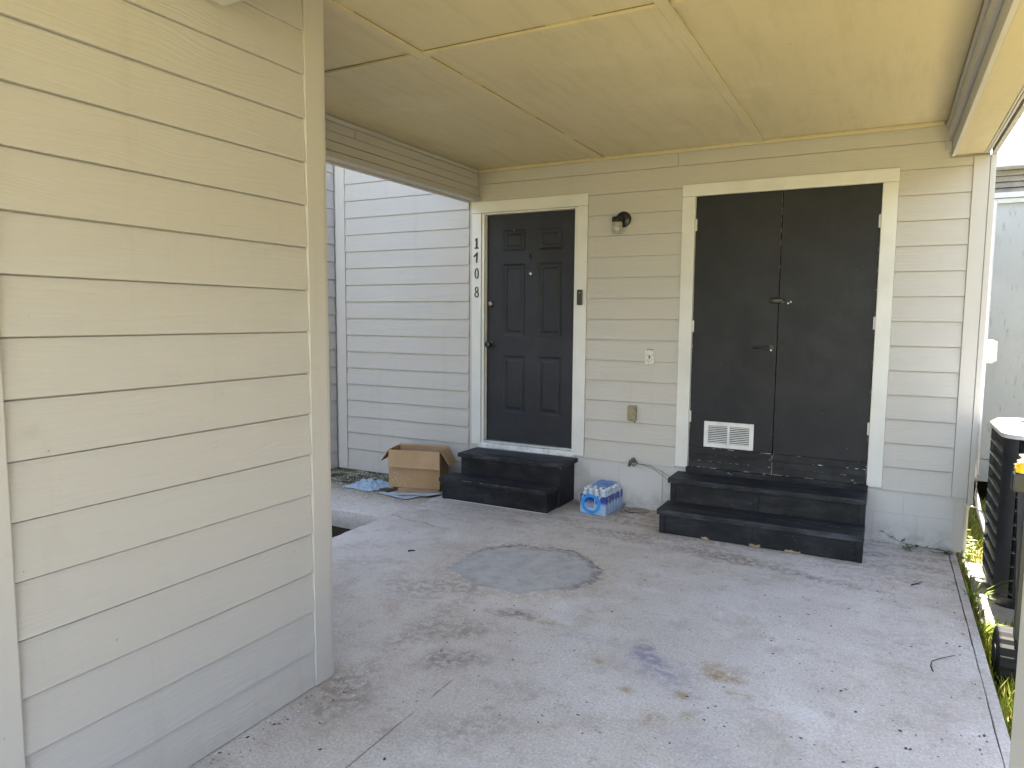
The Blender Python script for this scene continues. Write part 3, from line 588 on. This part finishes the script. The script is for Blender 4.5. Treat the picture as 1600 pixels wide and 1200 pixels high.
# ------------------------------------------------------------------ cardboard box and litter
bx = thing('cardboard_box', 'open brown cardboard box with flaps folded out beside the steps', 'box', (-.60, -.455, .012), R(16), local=True)
W, D, H, T = .475, .27, .335, .004
c = MB(); c.box(0, W, 0, D, 0, T); c.box(0, W, 0, T, T, H); c.box(0, W, D-T, D, T, H); c.box(0, T, T, D-T, T, H); c.box(W-T, W, T, D-T, T, H); c.build('box_body', 'cardboard', bx, inv=False)
def flap(p): return MB().hexa(p).build('flap', 'cardboard', bx, inv=False)
flap([(.002, -.001, H), (W-.002, -.001, H), (W-.002, -.005, H+.003), (.002, -.005, H+.003), (.006, -.024, H-.148), (W+.012, -.034, H-.155), (W+.012, -.038, H-.154), (.006, -.028, H-.147)])
flap([(-.001, .01, H), (-.001, D-.01, H), (-.004, D-.01, H+.003), (-.004, .01, H+.003), (-.072, .004, H-.105), (-.072, D-.02, H-.10), (-.076, D-.02, H-.098), (-.076, .004, H-.103)])
flap([(W+.001, D-.01, H), (W+.001, .01, H), (W+.004, .01, H+.003), (W+.004, D-.01, H+.003), (W+.075, D-.03, H-.13), (W+.085, .0, H-.115), (W+.089, .0, H-.113), (W+.079, D-.03, H-.128)])
flap([(0, D, H), (W, D, H), (W, D-.004, H), (0, D-.004, H), (.004, D+.005, H+.012), (W-.004, D+.005, H+.010), (W-.004, D+.001, H+.010), (.004, D+.001, H+.012)])
def sheet(name, mat, outline, label, cat, z=.004, th=.003, lift=.01):
    mb = MB(); lo = [(x, y, z+random.uniform(0, lift)) for x, y in outline]; hi = [(x, y, zz+th) for x, y, zz in lo]
    mb.loft([lo, hi]); return tag(mb.build(name, mat), label, cat)
sheet('flattened_carton', 'paper_blue', [(-.56, -.66), (-.22, -.72), (-.16, -.56), (-.52, -.50)], 'flattened pale blue carton in front of the cardboard box', 'carton', .001, .003, .006)
sheet('cardboard_sheet', 'card_flat', [(-.50, -.58), (-.12, -.58), (-.06, -.44), (-.15, -.34), (-.50, -.40)], 'flat brown cardboard sheet lying under the box', 'cardboard', .0095, .0015, .0)
sheet('paper_sheet', 'paper_blue', [(-.36, -.66), (-.10, -.56), (-.04, -.46), (-.09, -.44), (-.36, -.60)], 'white paper strip at the corner of the black steps', 'paper', .0122, .002, .004)
sheet('dark_carton', 'leaf_dark', [(-.60, -.60), (-.48, -.62), (-.45, -.52), (-.58, -.50)], 'small dark carton scrap between the bag and the box', 'carton', .010, .006, .012)
from mathutils import noise as mnoise
def crumple(name, mat, cx, cy, rx, ry, h, label, cat, n=44):
    mb = MB(); V = []
    for i in range(n+1):
        for j in range(n+1):
            u, v = i/n*2-1, j/n*2-1; q = max(0, 1-u*u)*max(0, 1-v*v)
            e1 = 1+.28*mnoise.noise((u*1.6, v*1.6, 3.1)); f1 = abs(mnoise.noise((u*2.3+.7*v, v*2.1, 1.3))); f2 = abs(mnoise.noise((u*5.5, v*5.1-u, 7.7))); f3 = abs(mnoise.noise((u*12, v*11, 2.2)))
            V.append((cx+rx*u*e1+.05*v, cy+ry*v*e1, .003+h*q**.6*(1-1.1*f1)*(.55+.45*(1-2*f2))*(1-.4*f3)+.006*f2))
    F = [(i*(n+1)+j, (i+1)*(n+1)+j, (i+1)*(n+1)+j+1, i*(n+1)+j+1) for i in range(n) for j in range(n)]
    return tag(mb.add(V, F).build(name, mat, smooth=True), label, cat)
crumple('plastic_bag', 'bag_plastic', -.76, -.50, .17, .13, .085, 'crumpled clear blue plastic bag left of the cardboard box', 'bag')
sheet('wood_scrap', 'leaf_dark', [(-1.12, -.50), (-.86, -.40), (-.85, -.385), (-1.11, -.475)], 'thin dark wood scrap lying left of the plastic bag', 'wood', .001, .008, 0)
fl = MB(); 
for i in range(900):
    if i < 620: x, y = random.gauss(-.95, .26), random.uniform(-.72, -.03)
    elif i < 720: x, y = random.gauss(-.55, .25), random.gauss(-.78, .07)
    else: x, y = random.uniform(-1.5, -.1), random.uniform(-1.0, -.02)
    if not -1.5 < x < -.08 or not -1.15 < y < -.03: continue
    if -.66 < x < -.04 and y > -.5: continue
    s_ = random.uniform(.004, .012); a = random.uniform(0, 6.3); z = random.uniform(-.002, .002)
    fl.add([(x+s_*math.cos(a+k*1.57)*random.uniform(.5, 1), y+s_*math.sin(a+k*1.57)*random.uniform(.5, 1), z+random.uniform(0, .004)) for k in range(4)], [(0, 1, 2, 3)])
tag(fl.build('paint_flakes', 'paint_flake'), 'scattered white paint flakes on the mossy porch strip', 'flakes', kind='stuff')

# ------------------------------------------------------------------ water bottle pack
wp = thing('water_bottle_pack', 'blue shrink-wrapped pack of small water bottles beside the steps', 'water pack', (1.197, -.345, .002), R(-4), local=True)
bd = .0545
bottle_prof = [(.0245, .0), (.0265, .006), (.0265, .05), (.0250, .055), (.0265, .06), (.0265, .115), (.0255, .12), (.0265, .125), (.024, .150), (.016, .172), (.0105, .180), (.0105, .184)]
bme = capme = None
for j in range(6):
    for i in range(4):
        if bme is None:
            o = MB().lathe(bottle_prof, 12).build('bottle', 'bottle_plastic', wp, smooth=True, inv=False); bme = o.data
            k = MB().lathe([(.0135, .184), (.0140, .186), (.0140, .197), (.012, .199)], 12).build('cap', 'bottle_cap', o, smooth=True, inv=False); capme = k.data
        else:
            o = bpy.data.objects.new('bottle', bme); col.objects.link(o); o.parent = wp; k = bpy.data.objects.new('cap', capme); col.objects.link(k); k.parent = o
        o.location = (bd*(i+.5)+random.uniform(-.001, .001), bd*(j+.5), .001); o.rotation_euler = (random.uniform(-.03, .03), random.uniform(-.03, .03), 0)
def scallop(z, inset):
    pts = []; Wd, Dd = bd*4, bd*6; step = bd/6
    def sc(t): return .0035*abs(math.cos(math.pi*t/bd))
    for q in range(24): pts.append((q*step, inset-.0025+.0035-sc(q*step-bd/2), z))
    for q in range(36): pts.append((Wd-inset+.0025-.0035+sc(q*step-bd/2), q*step, z))
    for q in range(24): pts.append((Wd-q*step, Dd-inset+.0025-.0035+sc(q*step-bd/2), z))
    for q in range(36): pts.append((inset-.0025+.0035-sc(q*step-bd/2), Dd-q*step, z))
    return pts
MB().loft([scallop(.001, .003), scallop(.02, .0), scallop(.06, -.0005), scallop(.125, -.0005), scallop(.148, .004)], cap=False).build('shrink_film', 'printed_film', wp, smooth=True, inv=False)
tf = MB(); n = 14; V = []
for i in range(n+1):
    for j in range(n+1): V.append((.035+i*(.15/n)+random.uniform(-.002, .002), .10+j*(.215/n), .2035+random.uniform(-.002, .004)))
tf.add(V, [(i*(n+1)+j, (i+1)*(n+1)+j, (i+1)*(n+1)+j+1, i*(n+1)+j+1) for i in range(n) for j in range(n)]); tf.build('top_film', 'top_film', wp, inv=False)
ring = MB(); n = 40; rc = (.094, .082)
for (ra, rb, y) in ((.077, .054, -.0062),):
    ring.loft([[(rc[0]+ra*1.06*math.cos(2*math.pi*j/n), y, rc[1]+ra*math.sin(2*math.pi*j/n)) for j in range(n)], [(rc[0]+rb*1.04*math.cos(2*math.pi*j/n), y, rc[1]+rb*math.sin(2*math.pi*j/n)) for j in range(n)]], cap=False)
ring.build('label_ring', 'ring_blue', wp, inv=False)
pg = MB()
for q in range(9):
    z = .052+q*.0065; pg.box(rc[0]-.038+random.uniform(0, .004), rc[0]+.036-random.uniform(0, .012), -.0068, -.0062, z, z+.003)
pg.build('label_print', 'print_grey', wp, inv=False)
# round lid on the slab by the access panel
n = 26; lid = MB(); mk = lambda r, z: [(1.595+r*1.1*math.cos(2*math.pi*j/n)*(1+.05*math.sin(3*j)), -.082+r*.85*math.sin(2*math.pi*j/n)*(1+.04*math.cos(2*j)), z) for j in range(n)]
lid.loft([mk(.072, .0015), mk(.074, .009), mk(.066, .013), mk(.058, .009)]); tag(lid.build('stone_disc', 'old_concrete'), 'flat round stone disc on the slab below the access panel', 'stone')
tag(MB().tube([(1.49, -.135, .006), (1.51, -.16, .009), (1.55, -.175, .006), (1.60, -.172, .012), (1.65, -.150, .007)], .004, 6, .4).build('twig', 'twig_brown'), 'dark curved twig in front of the round stone disc', 'twig')
def leafy(name, label, cat, stems, mat, leaf, cnt, group=None, thick=.0025):
    t = thing(name, label, cat, stems[0][0], group=group)
    sm = MB(); lm = MB()
    for pts in stems:
        sm.tube(pts, thick, 5, .5); P = [Vector(p) for p in pts]
        for i in range(cnt):
            s_ = (i+.7)/cnt*(len(P)-1); k = min(int(s_), len(P)-2); p = P[k].lerp(P[k+1], s_-k); a = random.uniform(0, 6.28); d = Vector((math.cos(a), math.sin(a), random.uniform(-.1, .7))).normalized(); sd_ = d.cross(Vector((0, 0, 1))).normalized(); L = leaf*random.uniform(.6, 1.2); W_ = L*.22
            q = [p, p+d*L*.45+sd_*W_, p+d*L+Vector((0, 0, -L*.15)), p+d*L*.45-sd_*W_]; lm.add(q, [(0, 1, 2), (0, 2, 3)])
    sm.build('stem', mat, t); lm.build('leaves', mat, t); return t
leafy('weed', 'tiny green weed at the corner of the water pack', 'weed', [[(1.462, -.10, .0), (1.468, -.105, .03), (1.475, -.11, .055)]], 'vine_green', .03, 9)
leafy('creeping_vine', 'dark creeping vine along the block wall right of the wide steps', 'vine', [[(3.70, -.05, .006), (3.62, -.07, .02), (3.52, -.05, .015), (3.43, -.06, .03), (3.36, -.05, .05), (3.31, -.045, .085)], [(3.52, -.05, .015), (3.47, -.10, .02), (3.42, -.12, .012)], [(3.70, -.05, .01), (3.66, -.11, .015), (3.6, -.12, .01)]], 'vine_green', .05, 9)

# loose debris on the slab
def flake(mb, x, y, s_, z=.0015):
    a = random.uniform(0, 6.3); e_ = random.uniform(.25, .8)
    P = [(math.cos(a+q)*s_*(1 if k % 2 == 0 else e_), math.sin(a+q)*s_*(1 if k % 2 == 0 else e_)) for k, q in enumerate((0, 1.2, 3.14, 4.4))]
    mb.add([(x+p, y+q, z+random.uniform(0, s_*.25)) for p, q in P], [(0, 1, 2, 3)])
mb = MB()
drift = [(random.uniform(1.3, 3.65), random.uniform(-3.6, -.7)) for q in range(26)]
for i in range(560):
    t_ = random.random()
    if t_ < .22: x, y = random.uniform(1.26, 3.68), random.uniform(-4.2, -.5)
    elif t_ < .55: cx_, cy_ = random.choice(drift); x, y = random.gauss(cx_, .16), random.gauss(cy_, .10)
    elif t_ < .70: x, y = 3.68-abs(random.gauss(0, .05)), random.uniform(-4, -.6)
    elif t_ < .82: x, y = 1.275+abs(random.gauss(0, .05)), random.uniform(-4.1, -3.2)
    else: x, y = random.gauss(3.05, .4), random.gauss(-2.5, .5)
    if not 1.27 < x < 3.68 or y > -.62: continue
    flake(mb, x, y, random.choice((.003, .004, .005, .006, .009)))
for i in range(150):
    x, y = random.uniform(1.02, 3.68), -.012-abs(random.gauss(0, .03))
    if not 1.88 < x < 3.22 and not 1.18 < x < 1.49: flake(mb, x, y, random.choice((.003, .005, .008)))
tag(mb.build('leaf_bits', 'leaf_dark'), 'dark leaf bits and grit strewn over the concrete slab', 'debris', kind='stuff')
mb = MB()
for i in range(160): flake(mb, random.uniform(1.27, 3.6), random.uniform(-4.2, -.62), random.uniform(.002, .006))
for i in range(70): flake(mb, random.gauss(1.36, .06), random.uniform(-3.9, -3.0), random.uniform(.003, .009))
for i in range(60): flake(mb, random.uniform(1.9, 3.2), random.uniform(-.66, -.585), random.uniform(.002, .006))
tag(mb.build('pale_chips', 'paint_flake'), 'small pale paint chips strewn over the concrete slab', 'debris', kind='stuff')
tag(MB().tube([(3.514, -1.937, .004), (3.508, -1.885, .005), (3.515, -1.835, .006), (3.545, -1.795, .006), (3.575, -1.765, .008), (3.608, -1.726, .006)], .0024, 6, .5).build('twig', 'twig_brown'), 'bent dark twig lying near the right slab edge', 'twig')
tag(MB().tube([(3.46, -.83, .004), (3.49, -.79, .005), (3.52, -.74, .004)], .004, 6, .4).build('twig', 'twig_brown'), 'short dark twig right of the wide black steps', 'twig')
tag(MB().tube([(.575, -1.765, .004), (.59, -1.75, .006), (.61, -1.735, .004)], .006, 6, .5).build('twig', 'twig_brown'), 'short dark twig left of the round floor patch', 'twig')

# ------------------------------------------------------------------ right-hand yard
def rsq(cx, cy, hx, hy, r, z, n=6):
    out = []
    for sx, sy, a0 in ((1, 1, 0), (-1, 1, 90), (-1, -1, 180), (1, -1, 270)):
        for k in range(n+1):
            a = R(a0+90*k/n); out.append((cx+sx*(hx-r)+r*math.cos(a), cy+sy*(hy-r)+r*math.sin(a), z))
    return out
pad = tag(MB().loft([rsq(4.27, -.36, .47, .56, .04, -.24), rsq(4.27, -.36, .47, .56, .04, -.125), rsq(4.27, -.36, .46, .55, .04, -.115)]).build('equipment_pad', 'pale_concrete'), 'pale concrete pad carrying the air conditioner', 'pad')
ac = thing('air_conditioner', 'dark louvred air conditioner unit with white top at the right', 'air conditioner', (4.22, -.29, -.114))
AX, AY, HX, HY = 4.225, -.285, .345, .335
MB().loft([rsq(AX, AY, HX-.022, HY-.022, .09, -.06), rsq(AX, AY, HX-.022, HY-.022, .09, .86)]).build('coil_core', 'ac_core', ac, smooth=True)
MB().loft([rsq(AX, AY, HX, HY, .11, -.113), rsq(AX, AY, HX, HY, .11, -.055), rsq(AX, AY, HX-.01, HY-.01, .10, -.05)]).build('base_pan', 'ac_dark', ac, smooth=True)
for i in range(11):
    z = -.035+i*.081; MB().loft([rsq(AX, AY, HX-.02, HY-.02, .10, z+.002), rsq(AX, AY, HX, HY, .11, z), rsq(AX, AY, HX, HY, .11, z+.006), rsq(AX, AY, HX-.02, HY-.02, .10, z+.012)]).build('louver', 'ac_rib', ac, smooth=True)
for sx, sy in ((-1, -1), (1, -1), (-1, 1), (1, 1)):
    q = MB(); cx, cy = AX+sx*(HX-.11), AY+sy*(HY-.11); prof = []
    for k in range(7):
        a = math.atan2(sy, sx)+R(-24+8*k); prof.append(a)
    q.loft([[(cx+.113*math.cos(a), cy+.113*math.sin(a), z) for a in prof]+[(cx+.085*math.cos(a), cy+.085*math.sin(a), z) for a in reversed(prof)] for z in (-.05, .862)]); q.build('corner_post', 'ac_dark', ac, smooth=True)
B('service_panel', 'ac_dark', ac, AX-HX+.09, AX+HX-.09, AY-HY-.006, AY-HY+.03, -.05, .862, .004)
MB().loft([rsq(AX, AY, HX+.006, HY+.006, .115, .864), rsq(AX, AY, HX+.008, HY+.008, .115, .890), rsq(AX, AY, HX-.02, HY-.02, .10, .912), rsq(AX, AY, .26, .26, .255, .925)]).build('top_cover', 'ac_white', ac, smooth=True)
fg = MB()
for r_ in (.06, .10, .14, .18, .22): fg.tube([(AX+r_*math.cos(2*math.pi*j/32), AY+r_*math.sin(2*math.pi*j/32), .932) for j in range(33)], .004, 6)
for k in range(8): a = k*math.pi/4; fg.tube([(AX, AY, .932), (AX+.235*math.cos(a), AY+.235*math.sin(a), .930)], .004, 6)
fg.build('fan_grille', 'ac_dark', ac, smooth=True)
# pipes on the corner of the house
tag(MB().lathe([(.023, -.16), (.023, .26), (.027, .262), (.027, .325), (.020, .328)], 18, (3.788, .16, 0)).build('drain_pipe', 'pvc', smooth=True), 'pale green plastic pipe rising from the weeds below the corner board', 'pipe')
tag(MB().tube([(3.836, .16, 2.3), (3.836, .16, 1.1), (3.836, .16, .70), (3.836, .15, .50), (3.845, .11, .36), (3.86, .06, .27), (3.885, .005, .19), (3.895, -.03, .16)], .014, 10).build('conduit', 'white_conduit', smooth=True), 'white conduit curving from the house corner into the air conditioner', 'pipe')
tag(MB().tube([(3.75, .10, .318), (3.79, .06, .305), (3.84, .02, .310), (3.872, -.02, .285), (3.893, -.06, .24)], .0055, 8).build('cable', 'white_conduit', smooth=True), 'thin white cable looping from under the corner board to the air conditioner', 'cable')
mt = thing('meter_box', 'cream meter box with clear cover on the house side wall', 'meter', (3.87, .34, 1.25))
B('back_box', 'cream_cover', mt, 3.781, 3.905, .28, .44, 1.245, 1.40, .012); B('cover', 'cream_cover', mt, 3.80, 3.918, .255, .2795, 1.258, 1.392, .011)
B('window', 'white_plastic', mt, 3.83, 3.90, .2515, .2545, 1.30, 1.355, .001); MB().tube([(3.85, .36, 1.401), (3.85, .36, 1.47)], .014, 10).build('conduit_stub', 'white_conduit', mt, smooth=True)

bn = thing('wheeled_bin', 'black wheeled trash bin behind the carport post', 'bin', (4.1, -1.35, -.15))
def ringb(x0, x1, y0, y1, z, r=.05): return rsq((x0+x1)/2, (y0+y1)/2, (x1-x0)/2, (y1-y0)/2, r, z, 5)
MB().loft([ringb(3.925, 4.32, -1.52, -1.02, -.10), ringb(3.895, 4.36, -1.57, -.95, .84)]).build('bin_body', 'dark_bin', bn, smooth=True)
MB().loft([ringb(3.885, 4.385, -1.595, -.93, .73), ringb(3.88, 4.39, -1.60, -.925, .785), ringb(3.91, 4.35, -1.55, -.97, .80)]).build('lid', 'dark_bin', bn, smooth=True)
B('handle', 'dark_bin', bn, 3.785, 4.42, -1.665, -1.602, .775, .858, .010)
for x in (3.782, 4.40):
    q = MB(); n = 40
    rings = []
    for kx, kr in ((0, .112), (.004, .125), (.068, .125), (.074, .112)):
        rings.append([(x+kx, -1.55+(kr+(.007 if (j % 2 == 0 and kr > .12) else 0))*math.cos(2*math.pi*j/n), -.02+(kr+(.007 if (j % 2 == 0 and kr > .12) else 0))*math.sin(2*math.pi*j/n)) for j in range(n)])
    q.loft(rings); wh = q.build('wheel', 'rubber', bn); MB().lathe([(.05, x-.004), (.05, x+.078)], 16, (0, -1.55, -.02), 'x').build('hub', 'dark_bin', wh, smooth=True)
B('axle_bracket', 'dark_bin', bn, 3.858, 4.39, -1.585, -1.515, -.05, .01, .005); B('stiffening_rib', 'dark_bin', bn, 3.84, 3.872, -1.62, -1.575, -.02, .774, .003)
yl = thing('yellow_tub', 'crumpled yellow plastic tub on the black bin handle', 'tub', (3.86, -1.60, .86))
MB().loft([rsq(3.885, -1.632, .085, .028, .02, .8595), rsq(3.885, -1.630, .092, .031, .02, .875), rsq(3.890, -1.628, .086, .029, .02, .905), rsq(3.893, -1.628, .092, .031, .02, .910), rsq(3.893, -1.626, .080, .024, .018, .916)]).build('tub_body', 'yellow_plastic', yl, smooth=True)
MB().tube([(3.80, -1.65, .863), (3.795, -1.655, .885), (3.803, -1.652, .902), (3.815, -1.65, .905)], .006, 8).build('rim_curl', 'yellow_plastic', yl, smooth=True)

# neighbouring home
nb = thing('neighbour_home', 'weathered pale neighbouring home behind the air conditioner', 'house', (6.5, 2.6, GZ))
NY = 2.25
MB().box(3.92, 10.5, NY, 7.2, .27, 2.66).build('neighbour_wall', 'weathered_wall', nb)
MB().box(5.90, 10.5, -9.00, NY-.013, .0, 3.0).build('unseen_light_blocker', 'light_blocker_brown', nb); B('light_blocker_roof', 'neighbour_white', nb, 5.75, 10.6, -9.20, NY-.09, 3.005, 3.15)  # unseen block and roof, added to cut light reaching the closet wall
B('skirt_board', 'weathered_wall', nb, 3.92, 10.5, NY-.012, NY+.05, .062, .262, .003); B('wall_cap', 'neighbour_white', nb, 3.90, 10.5, NY-.03, NY-.001, 2.565, 2.605, .003); B('wall_cap', 'neighbour_white', nb, 3.90, 10.5, NY-.05, NY-.001, 2.609, 2.655, .004)
MB().box(3.97, 10.5, NY+.25, 7.2, GZ-.05, .27).build('crawl_space', 'dark_void', nb)
for i in range(4):
    z = 2.662+i*.052; MB().hexa([(3.93, NY+.10-.045, z), (10.5, NY+.10-.045, z), (10.5, NY+.15, z), (3.93, NY+.15, z), (3.93, NY+.10-.015, z+.048), (10.5, NY+.10-.015, z+.048), (10.5, NY+.15, z+.048), (3.93, NY+.15, z+.048)]).build('awning_slat', 'awning', nb)
B('roof_fascia', 'neighbour_white', nb, 3.88, 10.6, NY-.08, NY+.05, 2.872, 2.965, .004); MB().hexa([(3.88, NY+.051, 2.872), (10.6, NY+.051, 2.872), (10.6, 7.4, 2.872), (3.88, 7.4, 2.872), (3.88, NY+.051, 2.955), (10.6, NY+.051, 2.955), (10.6, 7.4, 3.2), (3.88, 7.4, 3.2)]).build('roof', 'neighbour_white', nb)

# grass and weeds
def grass(name, label, rects, mat, hmin, hmax, w_=.004, lean=.5):
    mb = MB()
    for (x0, x1, y0, y1, n) in rects:
        for i in range(n):
            x, y = random.uniform(x0, x1), random.uniform(y0, y1); h = random.uniform(hmin, hmax); a = random.uniform(0, 6.28); dx, dy = math.cos(a), math.sin(a); l = h*random.uniform(.1, lean)
            s_ = w_*random.uniform(.7, 1.3); px, py = -dy*s_, dx*s_; z = GZ-.02
            mb.add([(x-px, y-py, z), (x+px, y+py, z), (x+dx*l*.4+px*.8, y+dy*l*.4+py*.8, z+h*.6), (x+dx*l*.4-px*.8, y+dy*l*.4-py*.8, z+h*.6), (x+dx*l, y+dy*l, z+h)], [(0, 1, 2, 3), (3, 2, 4)])
    return tag(mb.build(name, mat), label, 'grass', kind='stuff')
grass('grass', 'bright sunlit grass along the right side of the slab', [(3.742, 3.82, -2.6, .1, 900), (3.82, 4.9, -1.0, -.93, 300), (3.82, 3.95, -2.6, -.95, 1500), (3.79, 4.9, .22, 2.2, 3600), (3.74, 6, -4.5, -2.2, 2500)], 'blade_green', .05, .14)
grass('dry_grass', 'straw coloured dead grass mixed in along the slab edge', [(3.742, 3.96, -2.6, .2, 700), (3.79, 4.8, .2, 2.1, 900)], 'straw', .03, .10, .003, 1.2)
def tuft(x, y, n, h, label):
    t = thing('grass_tuft', label, 'weed', (x, y, GZ-.02), group='tall weed tufts beside the slab'); mb = MB()
    for i in range(n):
        a = random.uniform(-2.2, 1.2) if i % 3 else random.uniform(0, 6.28); H = h*random.uniform(.6, 1.1); L = H*random.uniform(.35, 1.0); s_ = .0055; dx, dy = math.cos(a), math.sin(a); px, py = -dy*s_, dx*s_; prev = None
        pts = [(x+dx*L*q**1.7, y+dy*L*q**1.7, GZ-.02+H*(q-.35*q**3)*1.5) for q in (0, .25, .5, .75, 1)]; V = []
        for k, p in enumerate(pts):
            f_ = (1, 1, .8, .5, .05)[k]; V += [(p[0]-px*f_, p[1]-py*f_, p[2]), (p[0]+px*f_, p[1]+py*f_, p[2])]
        mb.add(V, [(2*k, 2*k+1, 2*k+3, 2*k+2) for k in range(4)])
    mb.build('blades', 'weed_green', t)
tuft(3.762, -.75, 26, .26, 'tall arching grass tuft at the slab edge nearest the concrete pad'); tuft(3.765, -1.15, 22, .17, 'short upright grass tuft at the slab edge by the bin wheel')
for i, (x, y, lb) in enumerate(((3.75, .06, 'leafy green weed at the foot of the plastic pipe'), (3.84, .30, 'leafy green weed behind the plastic pipe'), (3.80, .52, 'leafy green weed farthest behind the house corner'))):
    leafy('leafy_weed', lb, 'weed', [[(x, y, GZ-.02), (x+random.uniform(-.03, .03), y+random.uniform(-.04, .04), GZ+.08), (x+random.uniform(-.06, .06), y+random.uniform(-.06, .06), GZ+.19)] for k in range(5)], 'weed_green', .06, 8, group='leafy weeds at the house corner')
